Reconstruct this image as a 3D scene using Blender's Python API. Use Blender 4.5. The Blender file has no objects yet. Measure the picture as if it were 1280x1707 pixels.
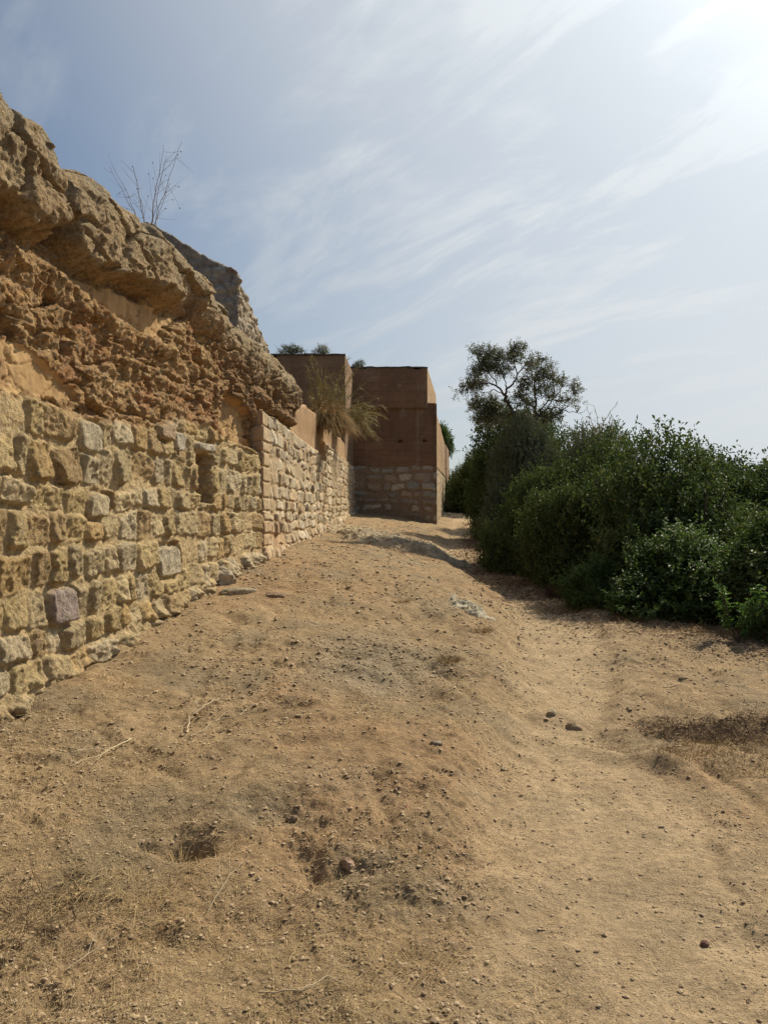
import bpy, math, random
import numpy as np
from mathutils import Vector

# ------------------------------------------------------------------ camera, sky, sun, exposure
scene = bpy.context.scene
cam_d = bpy.data.cameras.new("camera")
cam_d.sensor_fit = 'VERTICAL'; cam_d.sensor_height = 24.0; cam_d.lens = 19.43
cam_d.clip_start = 0.05; cam_d.clip_end = 2000
cam = bpy.data.objects.new("camera", cam_d); scene.collection.objects.link(cam)
cam.location = (0, 0, 1.6); cam.rotation_euler = (math.radians(90.0), 0, 0)
scene.camera = cam
SUN_AZ, SUN_EL = math.radians(42), math.radians(43)
SD = Vector((math.cos(SUN_EL)*math.sin(SUN_AZ), math.cos(SUN_EL)*math.cos(SUN_AZ), math.sin(SUN_EL)))
sun_d = bpy.data.lights.new("sun", 'SUN'); sun_d.energy = 4.8; sun_d.angle = math.radians(1.2)
sun_d.color = (1.0, 0.90, 0.70)
sun = bpy.data.objects.new("sun", sun_d); scene.collection.objects.link(sun)
sun.rotation_euler = (-SD).to_track_quat('-Z', 'Y').to_euler(); sun.location = (20, 20, 30)
scene.view_settings.view_transform = 'Standard'; scene.view_settings.look = 'None'
scene.view_settings.gamma = 1; scene.view_settings.exposure = 0.22

class NT:
    """tiny helper for node trees"""
    def __init__(s, tree): s.t = tree; s.t.nodes.clear()
    def n(s, typ, ins=None, **kw):
        nd = s.t.nodes.new(typ)
        for k, v in kw.items(): setattr(nd, k, v)
        for k, v in (ins or {}).items():
            sock = nd.inputs[k]
            if hasattr(v, 'bl_idname') or isinstance(v, bpy.types.NodeSocket): s.t.links.new(v, sock)
            else: sock.default_value = v
        return nd
    def math(s, op, a, b=None, c=None, clamp=False):
        ins = {0: a}
        if b is not None: ins[1] = b
        if c is not None: ins[2] = c
        return s.n('ShaderNodeMath', ins, operation=op, use_clamp=clamp).outputs[0]
    def vmath(s, op, a, b=None):
        ins = {0: a}
        if b is not None: ins[1] = b
        return s.n('ShaderNodeVectorMath', ins, operation=op)
    def mix(s, f, a, b, blend='MIX'):
        nd = s.t.nodes.new('ShaderNodeMix'); nd.data_type = 'RGBA'; nd.blend_type = blend
        for i, v in ((0, f), (6, a), (7, b)):
            if isinstance(v, bpy.types.NodeSocket): s.t.links.new(v, nd.inputs[i])
            else: nd.inputs[i].default_value = v
        return nd.outputs[2]
    def ramp(s, f, a, b, lo=0.0, hi=1.0):
        return s.n('ShaderNodeMapRange', {0: f, 1: a, 2: b, 3: lo, 4: hi}, interpolation_type='SMOOTHSTEP').outputs[0]
    def noise(s, vec, scale, detail=4, rough=0.55, dist=0.0):
        return s.n('ShaderNodeTexNoise', {'Vector': vec, 'Scale': scale, 'Detail': detail, 'Roughness': rough, 'Distortion': dist}).outputs[0]

world = bpy.data.worlds.new("World"); scene.world = world; world.use_nodes = True
w = NT(world.node_tree)
sky = w.n('ShaderNodeTexSky', sky_type='NISHITA', sun_disc=False, sun_elevation=SUN_EL, sun_rotation=SUN_AZ,
          air_density=1.0, dust_density=0.6, ozone_density=1.3, altitude=200)
tc = w.n('ShaderNodeTexCoord').outputs['Generated']
sep = w.n('ShaderNodeSeparateXYZ', {0: tc})
zz = w.math('MAXIMUM', sep.outputs[2], 0.0)
den = w.math('ADD', zz, 0.22)
px_ = w.math('DIVIDE', sep.outputs[0], den); py_ = w.math('DIVIDE', sep.outputs[1], den)
proj = w.n('ShaderNodeCombineXYZ', {0: px_, 1: py_, 2: 0.0}).outputs[0]
rot_ = w.n('ShaderNodeMapping', {'Vector': proj, 'Rotation': (0, 0, math.radians(50))}).outputs[0]
mp = w.n('ShaderNodeMapping', {'Vector': rot_, 'Location': (3.3, .4, 0), 'Scale': (0.8, 2.2, 1)}).outputs[0]
c1 = w.noise(mp, 1.7, 8, 0.6, 0.9)
c2 = w.noise(mp, 4.2, 6, 0.62, 0.3)
cl = w.ramp(w.math('ADD', w.math('MULTIPLY', c1, 0.7), w.math('MULTIPLY', c2, 0.3)), 0.45, 0.68)
dots = w.vmath('DOT_PRODUCT', tc, tuple(SD)).outputs['Value']
glow = w.math('POWER', w.math('MAXIMUM', dots, 0.0), 3.2)          # forward scattering of thin cirrus round the sun
glow2 = w.math('POWER', w.math('MAXIMUM', dots, 0.0), 26.0)
hor = w.ramp(zz, 0.0, 0.38, 1.0, 0.0)
glow0 = w.ramp(dots, 0.33, 0.98)
veil = w.math('ADD', w.math('MULTIPLY', glow0, 0.90), w.math('MULTIPLY', hor, 0.34))
veil = w.math('ADD', veil, w.math('MULTIPLY', cl, w.math('ADD', 0.10, w.math('MULTIPLY', glow0, 0.34))), clamp=True)
vcol_b = w.math('ADD', w.math('MULTIPLY', glow0, 2.6), w.math('ADD', 3.9, w.math('MULTIPLY', glow2, 14.0)))
vcol = w.n('ShaderNodeVectorMath', {0: (0.94, 1.0, 1.045), 'Scale': vcol_b}, operation='SCALE').outputs[0]
skyb = w.n('ShaderNodeHueSaturation', {'Saturation': 1.18, 'Value': 0.62, 'Color': sky.outputs[0]}).outputs[0]
skyc = w.mix(veil, skyb, vcol)
bg = w.n('ShaderNodeBackground', {'Color': skyc, 'Strength': 0.108})
w.n('ShaderNodeOutputWorld', {'Surface': bg.outputs[0]})

# ------------------------------------------------------------------ numpy noise
def _h(ix, iy, seed):
    n = (ix.astype(np.int64) * 374761393 + iy.astype(np.int64) * 668265263 + seed * 974634777) & 0xffffffff
    n = ((n ^ (n >> 13)) * 1274126177) & 0xffffffff
    n = ((n ^ (n >> 16)) * 2246822519) & 0xffffffff
    return ((n ^ (n >> 15)) & 0xffffff) / float(0x1000000)
def vnoise(x, y, seed=0):
    x, y = np.broadcast_arrays(np.asarray(x, float), np.asarray(y, float))
    ix = np.floor(x); iy = np.floor(y); fx = x-ix; fy = y-iy
    ux = fx*fx*fx*(fx*(fx*6-15)+10); uy = fy*fy*fy*(fy*(fy*6-15)+10)
    a = _h(ix, iy, seed); b = _h(ix+1, iy, seed); c = _h(ix, iy+1, seed); d = _h(ix+1, iy+1, seed)
    return (a*(1-ux)+b*ux)*(1-uy)+(c*(1-ux)+d*ux)*uy
def fbm(x, y, octv=4, seed=0, gain=0.5):
    r = 0; amp = 1; tot = 0
    for o in range(octv):
        f = 2.03**o; r = r+amp*(vnoise(x*f+o*17.3, y*f-o*9.1, seed+o)*2-1); tot += amp; amp *= gain
    return r/tot
def worley(x, y, seed=0):
    ix = np.floor(x); iy = np.floor(y); f1 = np.full(x.shape, 9.0); f2 = f1.copy(); cid = np.zeros(x.shape)
    for dx in (-1, 0, 1):
        for dy in (-1, 0, 1):
            jx = ix+dx; jy = iy+dy
            cx = jx+_h(jx, jy, seed); cy = jy+_h(jx, jy, seed+7)
            d = np.hypot(cx-x, cy-y); i = _h(jx, jy, seed+13)
            m = d < f1
            f2 = np.where(m, f1, np.minimum(f2, d)); cid = np.where(m, i, cid); f1 = np.where(m, d, f1)
    return f1, f2, cid
def sst(a, b, x):
    t = np.clip((x-a)/(b-a), 0, 1); return t*t*(3-2*t)
def poly_sd(x, y, pts):
    """signed distance to a polygon, positive inside"""
    d = np.full(x.shape, 1e9); ins = np.zeros(x.shape, bool); n = len(pts)
    for i in range(n):
        x0, y0 = pts[i]; x1, y1 = pts[(i+1) % n]
        ex, ey = x1-x0, y1-y0; t = np.clip(((x-x0)*ex+(y-y0)*ey)/(ex*ex+ey*ey+1e-12), 0, 1)
        d = np.minimum(d, np.hypot(x-x0-t*ex, y-y0-t*ey))
        if y0 != y1:
            c = ((y0 > y) != (y1 > y)) & (x < (x1-x0)*(y-y0)/(y1-y0)+x0); ins ^= c
    return np.where(ins, d, -d)
def lerp3(a, b, t):
    return np.asarray(a)*(1-t[..., None])+np.asarray(b)*t[..., None]

# ------------------------------------------------------------------ object helpers
COL = scene.collection
def mesh_np(name, V, F, mat, parent=None, col=None, smooth=True, loc=None):
    V = np.asarray(V, np.float32).reshape(-1, 3); F = np.asarray(F, np.int32); k = F.shape[1]; nf = len(F)
    me = bpy.data.meshes.new(name)
    me.vertices.add(len(V)); me.vertices.foreach_set('co', V.ravel())
    me.loops.add(nf*k); me.loops.foreach_set('vertex_index', F.ravel())
    me.polygons.add(nf); me.polygons.foreach_set('loop_start', np.arange(0, nf*k, k, dtype=np.int32))
    try: me.polygons.foreach_set('loop_total', np.full(nf, k, np.int32))
    except Exception: pass
    me.polygons.foreach_set('use_smooth', np.full(nf, smooth, bool))
    if col is not None:
        at = me.attributes.new('tint', 'FLOAT_COLOR', 'POINT')
        c4 = np.ones((len(V), 4), np.float32); c4[:, :3] = col; at.data.foreach_set('color', c4.ravel())
    me.update(calc_edges=True); me.validate()
    if mat: me.materials.append(mat)
    o = bpy.data.objects.new(name, me); COL.objects.link(o)
    if parent: o.parent = parent
    if loc is not None: o.location = loc
    return o
def compact(V, F, C=None):
    u, inv = np.unique(F.ravel(), return_inverse=True)
    return V[u], inv.reshape(F.shape), (C[u] if C is not None else None)
def empty(name, loc=(0, 0, 0), rz=0.0):
    o = bpy.data.objects.new(name, None); COL.objects.link(o); o.location = loc; o.rotation_euler = (0, 0, rz)
    o.empty_display_size = 0.2
    return o
def tag(o, label=None, cat=None, group=None, kind=None):
    if label: o['label'] = label
    if cat: o['category'] = cat
    if group: o['group'] = group
    if kind or cat: o['kind'] = kind or 'thing'
    return o
def grid_faces(nr, nc):
    i = np.arange(nr*nc).reshape(nr, nc)
    return np.stack([i[:-1, :-1], i[:-1, 1:], i[1:, 1:], i[1:, :-1]], -1).reshape(-1, 4)
class Bag:
    """collects pieces of geometry (quads or tris) into one mesh"""
    def __init__(s): s.V = []; s.F = []; s.n = 0; s.C = []
    def add(s, V, F, C=None):
        s.V.append(np.asarray(V)); s.F.append(np.asarray(F)+s.n); s.n += len(V)
        if C is not None: s.C.append(np.broadcast_to(C, (len(V), 3)))
    def build(s, name, mat, parent=None, smooth=True, loc=None):
        return mesh_np(name, np.concatenate(s.V), np.concatenate(s.F), mat, parent,
                       np.concatenate(s.C) if s.C else None, smooth, loc)
def tube(P, R, sides=6):
    P = np.asarray(P, float); n = len(P); R = np.broadcast_to(np.asarray(R, float), (n,))
    T = np.gradient(P, axis=0); T /= np.linalg.norm(T, axis=1)[:, None]+1e-9
    up = np.array([0, 0, 1.0]) if abs(T[0, 2]) < 0.9 else np.array([1.0, 0, 0])
    A = np.cross(T, up); A /= np.linalg.norm(A, axis=1)[:, None]+1e-9; B = np.cross(T, A)
    a = np.linspace(0, 2*math.pi, sides, endpoint=False)
    V = P[:, None, :]+R[:, None, None]*(np.cos(a)[None, :, None]*A[:, None, :]+np.sin(a)[None, :, None]*B[:, None, :])
    F = []
    for i in range(n-1):
        for j in range(sides):
            k = (j+1) % sides; F.append((i*sides+j, i*sides+k, (i+1)*sides+k, (i+1)*sides+j))
    return V.reshape(-1, 3), np.array(F)

# ------------------------------------------------------------------ materials
def mat_tint(name, nscale=18.0, var=0.35, bump=0.35, bscale=60.0, bdist=0.01, rough=0.95, coarse=2.2, extra=None):
    m = bpy.data.materials.new(name); m.use_nodes = True; t = NT(m.node_tree)
    oc = t.n('ShaderNodeTexCoord').outputs['Object']
    at = t.n('ShaderNodeAttribute', attribute_name='tint').outputs['Color']
    n1 = t.noise(oc, nscale, 6, 0.65); n2 = t.noise(oc, coarse, 4, 0.6); n3 = t.noise(oc, bscale, 5, 0.7)
    f = t.math('ADD', t.math('MULTIPLY', t.ramp(n1, 0.3, 0.7), 0.5), t.math('ADD', t.math('MULTIPLY', n2, 0.3), t.math('MULTIPLY', t.ramp(n3, 0.32, 0.68), 0.25)))
    k = t.n('ShaderNodeMapRange', {0: f, 1: 0.2, 2: 0.85, 3: 1-var, 4: 1+var*0.8}).outputs[0]
    c = t.n('ShaderNodeVectorMath', {0: at, 'Scale': k}, operation='SCALE').outputs[0]
    if extra: c = extra(t, oc, c)
    h = t.math('ADD', t.math('MULTIPLY', n3, 0.6), t.math('MULTIPLY', n1, 1.0))
    b = t.n('ShaderNodeBump', {'Strength': bump, 'Distance': bdist*4, 'Height': h}).outputs[0]
    p = t.n('ShaderNodeBsdfPrincipled', {'Base Color': c, 'Roughness': rough, 'Normal': b})
    p.inputs['Specular IOR Level'].default_value = 0.15
    t.n('ShaderNodeOutputMaterial', {'Surface': p.outputs[0]})
    return m
def mat_leaf(name, ca, cb, rough=0.42, trans=0.28, tcol=None, spec=0.5):
    m = bpy.data.materials.new(name); m.use_nodes = True; t = NT(m.node_tree)
    r = t.n('ShaderNodeNewGeometry').outputs['Random Per Island']
    oc = t.n('ShaderNodeTexCoord').outputs['Object']
    n = t.noise(oc, 2.5, 3)
    f = t.math('ADD', t.math('MULTIPLY', r, 0.6), t.math('MULTIPLY', t.ramp(n, 0.35, 0.65), 0.4))
    c = t.mix(f, (*ca, 1), (*cb, 1))
    yl = t.math('MULTIPLY', t.ramp(r, .93, .97), .55); c = t.mix(yl, c, (.26, .19, .06, 1))
    p = t.n('ShaderNodeBsdfPrincipled', {'Base Color': c, 'Roughness': rough})
    p.inputs['Specular IOR Level'].default_value = spec
    tr = t.n('ShaderNodeBsdfTranslucent', {'Color': t.mix(0.5, c, (*(tcol or cb), 1))})
    mx = t.n('ShaderNodeMixShader', {0: trans, 1: p.outputs[0], 2: tr.outputs[0]})
    t.n('ShaderNodeOutputMaterial', {'Surface': mx.outputs[0]})
    return m
def mat_plain(name, ca, cb, scale=20, rough=0.85):
    m = bpy.data.materials.new(name); m.use_nodes = True; t = NT(m.node_tree)
    oc = t.n('ShaderNodeTexCoord').outputs['Object']
    r = t.n('ShaderNodeNewGeometry').outputs['Random Per Island']
    f = t.math('ADD', t.math('MULTIPLY', r, 0.5), t.math('MULTIPLY', t.noise(oc, scale, 4), 0.5))
    c = t.mix(f, (*ca, 1), (*cb, 1))
    p = t.n('ShaderNodeBsdfPrincipled', {'Base Color': c, 'Roughness': rough})
    p.inputs['Specular IOR Level'].default_value = 0.2
    t.n('ShaderNodeOutputMaterial', {'Surface': p.outputs[0]})
    return m
def lichen(t, oc, c):
    n = t.noise(oc, 9.0, 6, 0.7); f = t.ramp(n, 0.56, 0.66)
    c = t.mix(t.math('MULTIPLY', f, 0.45), c, (0.20, 0.19, 0.13, 1))
    v = t.n('ShaderNodeTexVoronoi', {'Vector': oc, 'Scale': 38.0}).outputs['Color']
    vv = t.n('ShaderNodeSeparateColor', {0: v}).outputs[0]
    return t.mix(t.math('MULTIPLY', t.ramp(vv, 0.8, 0.95), 0.35), c, (0.42, 0.33, 0.23, 1))
def grav(t, oc, c):
    """fine grit: pale and dark grains lying in the soil"""
    v = t.n('ShaderNodeTexVoronoi', {'Vector': oc, 'Scale': 95.0}); vc = t.n('ShaderNodeSeparateColor', {0: v.outputs['Color']})
    d = t.ramp(v.outputs['Distance'], 0.28, 0.42, 1.0, 0.0)
    patch = t.ramp(t.noise(oc, 1.7, 5, 0.6), 0.38, 0.62, 0.35, 1.0)
    c = t.mix(t.math('MULTIPLY', t.math('MULTIPLY', d, t.ramp(vc.outputs[0], 0.70, 0.85)), patch), c, (0.40, 0.31, 0.21, 1))
    c = t.mix(t.math('MULTIPLY', t.math('MULTIPLY', d, t.ramp(vc.outputs[1], 0.76, 0.88)), patch), c, (0.17, 0.10, 0.06, 1))
    v2 = t.n('ShaderNodeTexVoronoi', {'Vector': oc, 'Scale': 240.0}); v2c = t.n('ShaderNodeSeparateColor', {0: v2.outputs['Color']})
    c = t.mix(t.math('MULTIPLY', t.ramp(v2c.outputs[0], 0.6, 0.9), 0.32), c, (0.19, 0.115, 0.06, 1))
    return c
def boards(t, oc, c):
    """tamped layers of the rammed earth: faint level bands and streaks of lime"""
    sp = t.n('ShaderNodeSeparateXYZ', {0: oc})
    ly = t.n('ShaderNodeCombineXYZ', {0: t.math('MULTIPLY', sp.outputs[0], 0.6), 1: t.math('MULTIPLY', sp.outputs[1], 0.6), 2: t.math('MULTIPLY', sp.outputs[2], 9.0)}).outputs[0]
    n = t.noise(ly, 1.3, 4, 0.6)
    c = t.mix(t.math('MULTIPLY', t.ramp(n, 0.4, 0.65), 0.35), c, (0.15, 0.085, 0.05, 1))
    st = t.n('ShaderNodeCombineXYZ', {0: t.math('MULTIPLY', sp.outputs[0], 5.0), 1: t.math('MULTIPLY', sp.outputs[1], 5.0), 2: t.math('MULTIPLY', sp.outputs[2], 0.5)}).outputs[0]
    n2 = t.noise(st, 1.5, 4, 0.6)
    return t.mix(t.math('MULTIPLY', t.ramp(n2, 0.6, 0.74), 0.22), c, (0.36, 0.29, 0.2, 1))

M_stone = mat_tint('weathered limestone', 20, 0.40, 0.95, 60, 0.009, extra=lichen)
M_rubble = mat_tint('conglomerate rubble', 26, 0.46, 1.0, 60, 0.012, extra=lichen)
M_plaster = mat_tint('ochre earth render', 10, 0.16, 0.3, 90, 0.004)
M_earth = mat_tint('rammed earth', 6, 0.14, 0.35, 60, 0.006, extra=boards)
M_white = mat_tint('pale rubble masonry', 9, 0.28, 0.6, 50, 0.01)
M_ground = mat_tint('dry stony soil', 26, 0.25, 0.85, 130, 0.008, coarse=1.1, extra=grav)
M_rock = mat_tint('grey bedrock', 12, 0.4, 0.8, 45, 0.015, extra=lichen)
M_peb = mat_plain('pebbles', (0.30, 0.20, 0.12), (0.50, 0.39, 0.25), 30)
M_straw = mat_plain('straw', (0.36, 0.22, 0.09), (0.72, 0.58, 0.33), 10)
M_twig = mat_plain('bleached twigs', (0.38, 0.28, 0.16), (0.62, 0.52, 0.36), 10)
M_bark = mat_plain('bark', (0.05, 0.035, 0.025), (0.13, 0.10, 0.08), 14)
M_leaf = mat_leaf('mastic leaves', (0.038, 0.066, 0.019), (0.120, 0.152, 0.046), 0.6, 0.24, (0.10, 0.15, 0.03), .22)
M_leaf2 = mat_leaf('fresh mastic leaves', (0.040, 0.076, 0.020), (0.115, 0.168, 0.045), 0.58, 0.30, (0.14, 0.24, 0.04), .25)
M_olive = mat_leaf('wild olive leaves', (0.09, 0.10, 0.048), (0.20, 0.20, 0.105), 0.45, 0.22, (0.12, 0.14, 0.05))
M_dry = mat_leaf('withered stems', (0.20, 0.12, 0.05), (0.42, 0.29, 0.12), 0.7, 0.3, (0.5, 0.35, 0.14), 0.2)
M_gold = mat_leaf('golden grass', (.34, .20, .07), (.62, .42, .17), .7, .35, (.6, .42, .16), .2)
M_reed = mat_leaf('yellow green stems', (0.20, 0.17, 0.05), (0.50, 0.38, 0.14), 0.6, 0.3, (0.4, 0.36, 0.12), 0.3)
M_dark = mat_leaf('dark dead stems', (0.06, 0.032, 0.02), (0.17, 0.10, 0.06), 0.8, 0.15, (0.2, 0.12, 0.06), 0.2)

# ------------------------------------------------------------------ the lie of the land
XPK = ([-10, 0, 3, 3.9, 4.8, 5.4, 6.4, 7.4, 9, 11, 14, 17, 22, 28, 40, 80], [0.6, 0.8, .92, 1.0, 1.12, 1.20, 1.42, 1.62, 1.88, 2.05, 1.80, 1.72, 2.1, 2.85, 4.3, 8])
XEK = ([-10, 0, 3, 3.9, 4.8, 5.4, 6.4, 7.4, 9, 11, 14, 17, 22, 28, 40, 80], [0.0, 0.2, .42, .55, .76, 1.00, 1.12, 1.30, 1.50, 1.62, 1.35, 1.28, 1.65, 2.3, 3.7, 7])
ZPK = ([-10, 0, 28, 33, 38, 46, 80], [-.3, 0, .98, 1.30, 1.75, 2.0, 2.6])
ZWK = ([-10, 0, 5, 6.7, 9.55, 11.2, 15.5, 19.9, 24, 28, 40], [.0, .10, .29, .48, .78, .93, 1.02, 1.15, 1.36, 1.55, 1.9])
def wall_x(Y): return np.where(Y < 11, -2.86+.1085*Y, -1.62+.036*(Y-11))
def ground_base(X, Y):
    xp = np.interp(Y, *XPK); zp = np.interp(Y, *ZPK); zw = np.interp(Y, *ZWK)
    xe = np.interp(Y, *XEK)+.035*np.sin(Y*4.1)+.03*np.sin(Y*9.3+1); xw = wall_x(Y)
    t = np.clip((xe-X)/(xe-xw), 0, 1.15)
    ex = 1.5+.45*sst(14, 9, Y); f = np.where(t < 1, 1-np.abs(1-t)**ex, 1+0*t)
    z = zp+(zw-zp)*f
    z = z+.14*sst(0, .36, xe-X)*sst(2.4, 4.6, Y)*sst(30, 12, Y)*(1-.5*sst(.5, 3, xe-X))
    r = X-xp-0.6
    z = z-np.clip(r, 0, 3.5)*0.03-np.clip(r-3.5, 0, 400)*0.22
    return z
def bumpg(X, Y, cx, cy, rx, ry, a, ang=0.0):
    c, s = math.cos(ang), math.sin(ang); dx = X-cx; dy = Y-cy
    u = (dx*c+dy*s)/rx; v = (-dx*s+dy*c)/ry
    return a*np.exp(-(u*u+v*v))
def ground_z(X, Y, detail=True):
    z = ground_base(X, Y)
    xp = np.interp(Y, *XPK)
    onp = np.exp(-((X-xp)/0.42)**2)
    wp = .07*fbm(X*2.3, Y*2.3, 3, 19); pw = np.interp(Y, [0, 3.9, 5.4, 7, 11, 16], [.75, .55, .16, .34, .4, .4])
    z = z-0.02*onp+.085*sst(0, .20, X-xp-pw+wp)*sst(3.4, 4.8, Y)*sst(12, 8, Y)
    z = z+fbm(X*0.7, Y*0.7, 3, 5)*0.055*(1-0.6*onp)
    z = z+bumpg(X, Y, 2.2, 5.35, .75, .42, -.11)+bumpg(X, Y, 1.35, 4.95, .45, .10, .045, math.radians(-45))+bumpg(X, Y, 1.2, 5.75, .28, .14, .05)
    z = z+bumpg(X, Y, .95, 6.35, .2, .28, .06)+bumpg(X, Y, .75, 7.6, .35, .8, .07, math.radians(15))
    z = z+bumpg(X, Y, -.80, 3.34, .085, .06, -.16)+bumpg(X, Y, -.97, 3.36, .05, .04, -.07)+bumpg(X, Y, -.80, 3.52, .16, .06, .03)
    z = z+bumpg(X, Y, -.30, 3.32, .06, .14, -.03, .35)+bumpg(X, Y, -.16, 3.3, .05, .12, .012, .35)
    rill = np.abs(fbm(X*1.5+.4*Y, Y*.8-.3*X, 3, 23)); z = z-.028*sst(.26, .0, rill)*(1-onp)*sst(16, 6, Y)
    z = z+bumpg(X, Y, 4.2, 30.5, 1.8, 2.0, .22)
    if detail:
        far = np.clip(Y, 1, 30)
        z = z+fbm(X*3.1, Y*3.1, 3, 21)*0.042*(1-.45*onp)
        rg = 0.35+0.65*sst(-.25, .35, fbm(X*1.1, Y*1.1, 3, 33))
        z = z+fbm(X*13, Y*13, 3, 41, .6)*0.024*rg*(1-.55*onp)
        z = z+np.abs(fbm(X*42, Y*42, 2, 55, .6))*0.013*rg*(1-.4*onp)
        f1, f2, cid = worley(X*22, Y*22, 61)
        z = z+np.where(cid > .72, np.clip(.34-f1, 0, 1)*.030*(.4+_h(np.floor(cid*4096), np.floor(cid*64), 3)), 0)*rg*(1-.6*onp)
    return z
# grid rows and columns, finer close to the camera
ys = [2.0]
while ys[-1] < 62: ys.append(ys[-1]*1.0033)
ysn = np.concatenate([np.linspace(-8, 1.97, 90), np.array(ys), np.geomspace(64, 900, 24)])
us = np.linspace(-.52, .56, 400)
us = np.concatenate([-np.geomspace(.53, 12, 26)[::-1], us, np.geomspace(.57, 40, 34)])
YY, UU = np.meshgrid(ysn, us, indexing='ij')
XX = UU*np.maximum(YY, 2.0)
ZZ = ground_z(XX, YY)
n_a = fbm(XX*.55, YY*.55, 4, 71); n_b = fbm(XX*1.9, YY*1.9, 4, 73); n_c = fbm(XX*7, YY*7, 3, 75)
xpath = np.interp(YY, *XPK)
wpm = .10*n_b+.05*n_c
pm = sst(-.22, .22, XX-np.interp(YY, *XEK)+wpm+.10)*sst(.35, -.15, XX-xpath-np.interp(YY, [0, 3.9, 5.4, 7, 11, 16], [.8, .6, .22, .4, .45, .5])+wpm)
red = np.clip(sst(0, .5, n_a)*.8+.35*n_c, 0, 1)
C = lerp3((.365, .258, .145), (.365, .232, .124), red)
C = lerp3(C, (.265, .205, .128), np.clip(sst(.05, .55, n_b)*.8, 0, 1))
C = lerp3(C, (.50, .370, .225), np.clip(pm*.75+.15*n_c*pm, 0, 1))
n_d = fbm(XX*22, YY*22, 3, 77, .6)
crust = sst(1.1, .2, np.hypot((XX+.05)/.75, (YY-6.3)/1.1)+.35*n_b)*.6+sst(1.1, .2, np.hypot((XX+.3)/.35, (YY-4.0)/.4)+.35*n_b)*.15
C = lerp3(C, (.27, .235, .17), np.clip(crust, 0, 1))
C = C*(1+.16*n_c[..., None]+.22*n_d[..., None]*(1-.6*pm[..., None]))
gF = grid_faces(*XX.shape)
V = np.stack([XX, YY, ZZ], -1).reshape(-1, 3)
tag(mesh_np('ground', V, gF, M_ground, None, C.reshape(-1, 3)), kind='structure')

# ------------------------------------------------------------------ wall builder
def panel(pts, srange_fn, nz, zb_fn, zt_fn, disp_fn, batter=0.0, top_in=0.0, ntop=6, roundr=0.0, zpow=1.0):
    """strip of wall following the footprint polyline pts; outward is to the right of its direction.
    disp_fn(s, z, X, Y) -> (outward displacement, colour (.,3), zone id). Returns vertices, faces, colours, zone per face"""
    pts = np.asarray(pts, float); seg = np.diff(pts, axis=0); L = np.linalg.norm(seg, axis=1); cum = np.concatenate([[0], np.cumsum(L)])
    S = [0.0]
    for i in range(len(L)):
        while S[-1] < cum[i+1]-1e-6:
            p = pts[i]+seg[i]*((S[-1]-cum[i])/L[i]); st = srange_fn(p[0], p[1])
            nx = S[-1]+st
            S.append(cum[i+1] if nx > cum[i+1]-st*.4 else nx)
    S = np.array(S); idx = np.clip(np.searchsorted(cum, S-1e-6)-1, 0, len(L)-1)
    base = pts[idx]+seg[idx]*((S-cum[idx])/L[idx])[:, None]
    nrm = np.stack([seg[:, 1]/L, -seg[:, 0]/L], 1)
    N = nrm[idx].copy()
    for i in range(1, len(L)):
        k = np.argmin(abs(S-cum[i])); m = nrm[i-1]+nrm[i]; N[k] = m/(1+nrm[i-1]@nrm[i])
    q = np.linspace(0, 1, nz)**zpow
    Sg, Q = np.meshgrid(S, q, indexing='xy')                       # rows = height
    bx = np.broadcast_to(base[:, 0], Sg.shape); by = np.broadcast_to(base[:, 1], Sg.shape)
    zb = zb_fn(bx, by); zt = zt_fn(Sg, bx, by)
    Z = zb+(zt-zb)*Q
    d, Cc, zone = disp_fn(Sg, Z, bx, by)
    off = d-batter*(Z-zb)
    if roundr > 0:
        e = np.clip((Z-(zt-roundr))/roundr, 0, 1)
        off = off-roundr*(1-np.sqrt(np.maximum(0, 1-e*e)))
    rows_off = [off[i] for i in range(nz)]; rows_z = [Z[i] for i in range(nz)]; rows_c = [Cc[i] for i in range(nz)]; rows_zn = [zone[i] for i in range(nz)]
    if top_in > 0:
        for j in range(1, ntop+1):
            f = (j/ntop)**1.6
            rows_off.append(off[-1]-top_in*f)
            rows_z.append(Z[-1]+.03*(vnoise(S*3, S*0+j*2.3, 91)-.5)*(1 if roundr > 0 else .12)); rows_c.append(Cc[-1]); rows_zn.append(zone[-1])
    O = np.array(rows_off); Zf = np.array(rows_z); Cf = np.array(rows_c); Zn = np.array(rows_zn)
    X = base[:, 0][None, :]+N[:, 0][None, :]*O; Y = base[:, 1][None, :]+N[:, 1][None, :]*O
    V = np.stack([X, Y, Zf], -1).reshape(-1, 3); F = grid_faces(*X.shape)
    zf = Zn.reshape(-1)[F[:, 0]]
    return V, F, Cf.reshape(-1, 3), zf
def split_parts(V, F, C, zf, table, parent):
    out = {}
    for zid, (name, mat) in table.items():
        m = zf == zid
        if m.any():
            v, f, c = compact(V, F[m], C)
            out[zid] = mesh_np(name, v, f, mat, parent, c)
    return out

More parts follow.
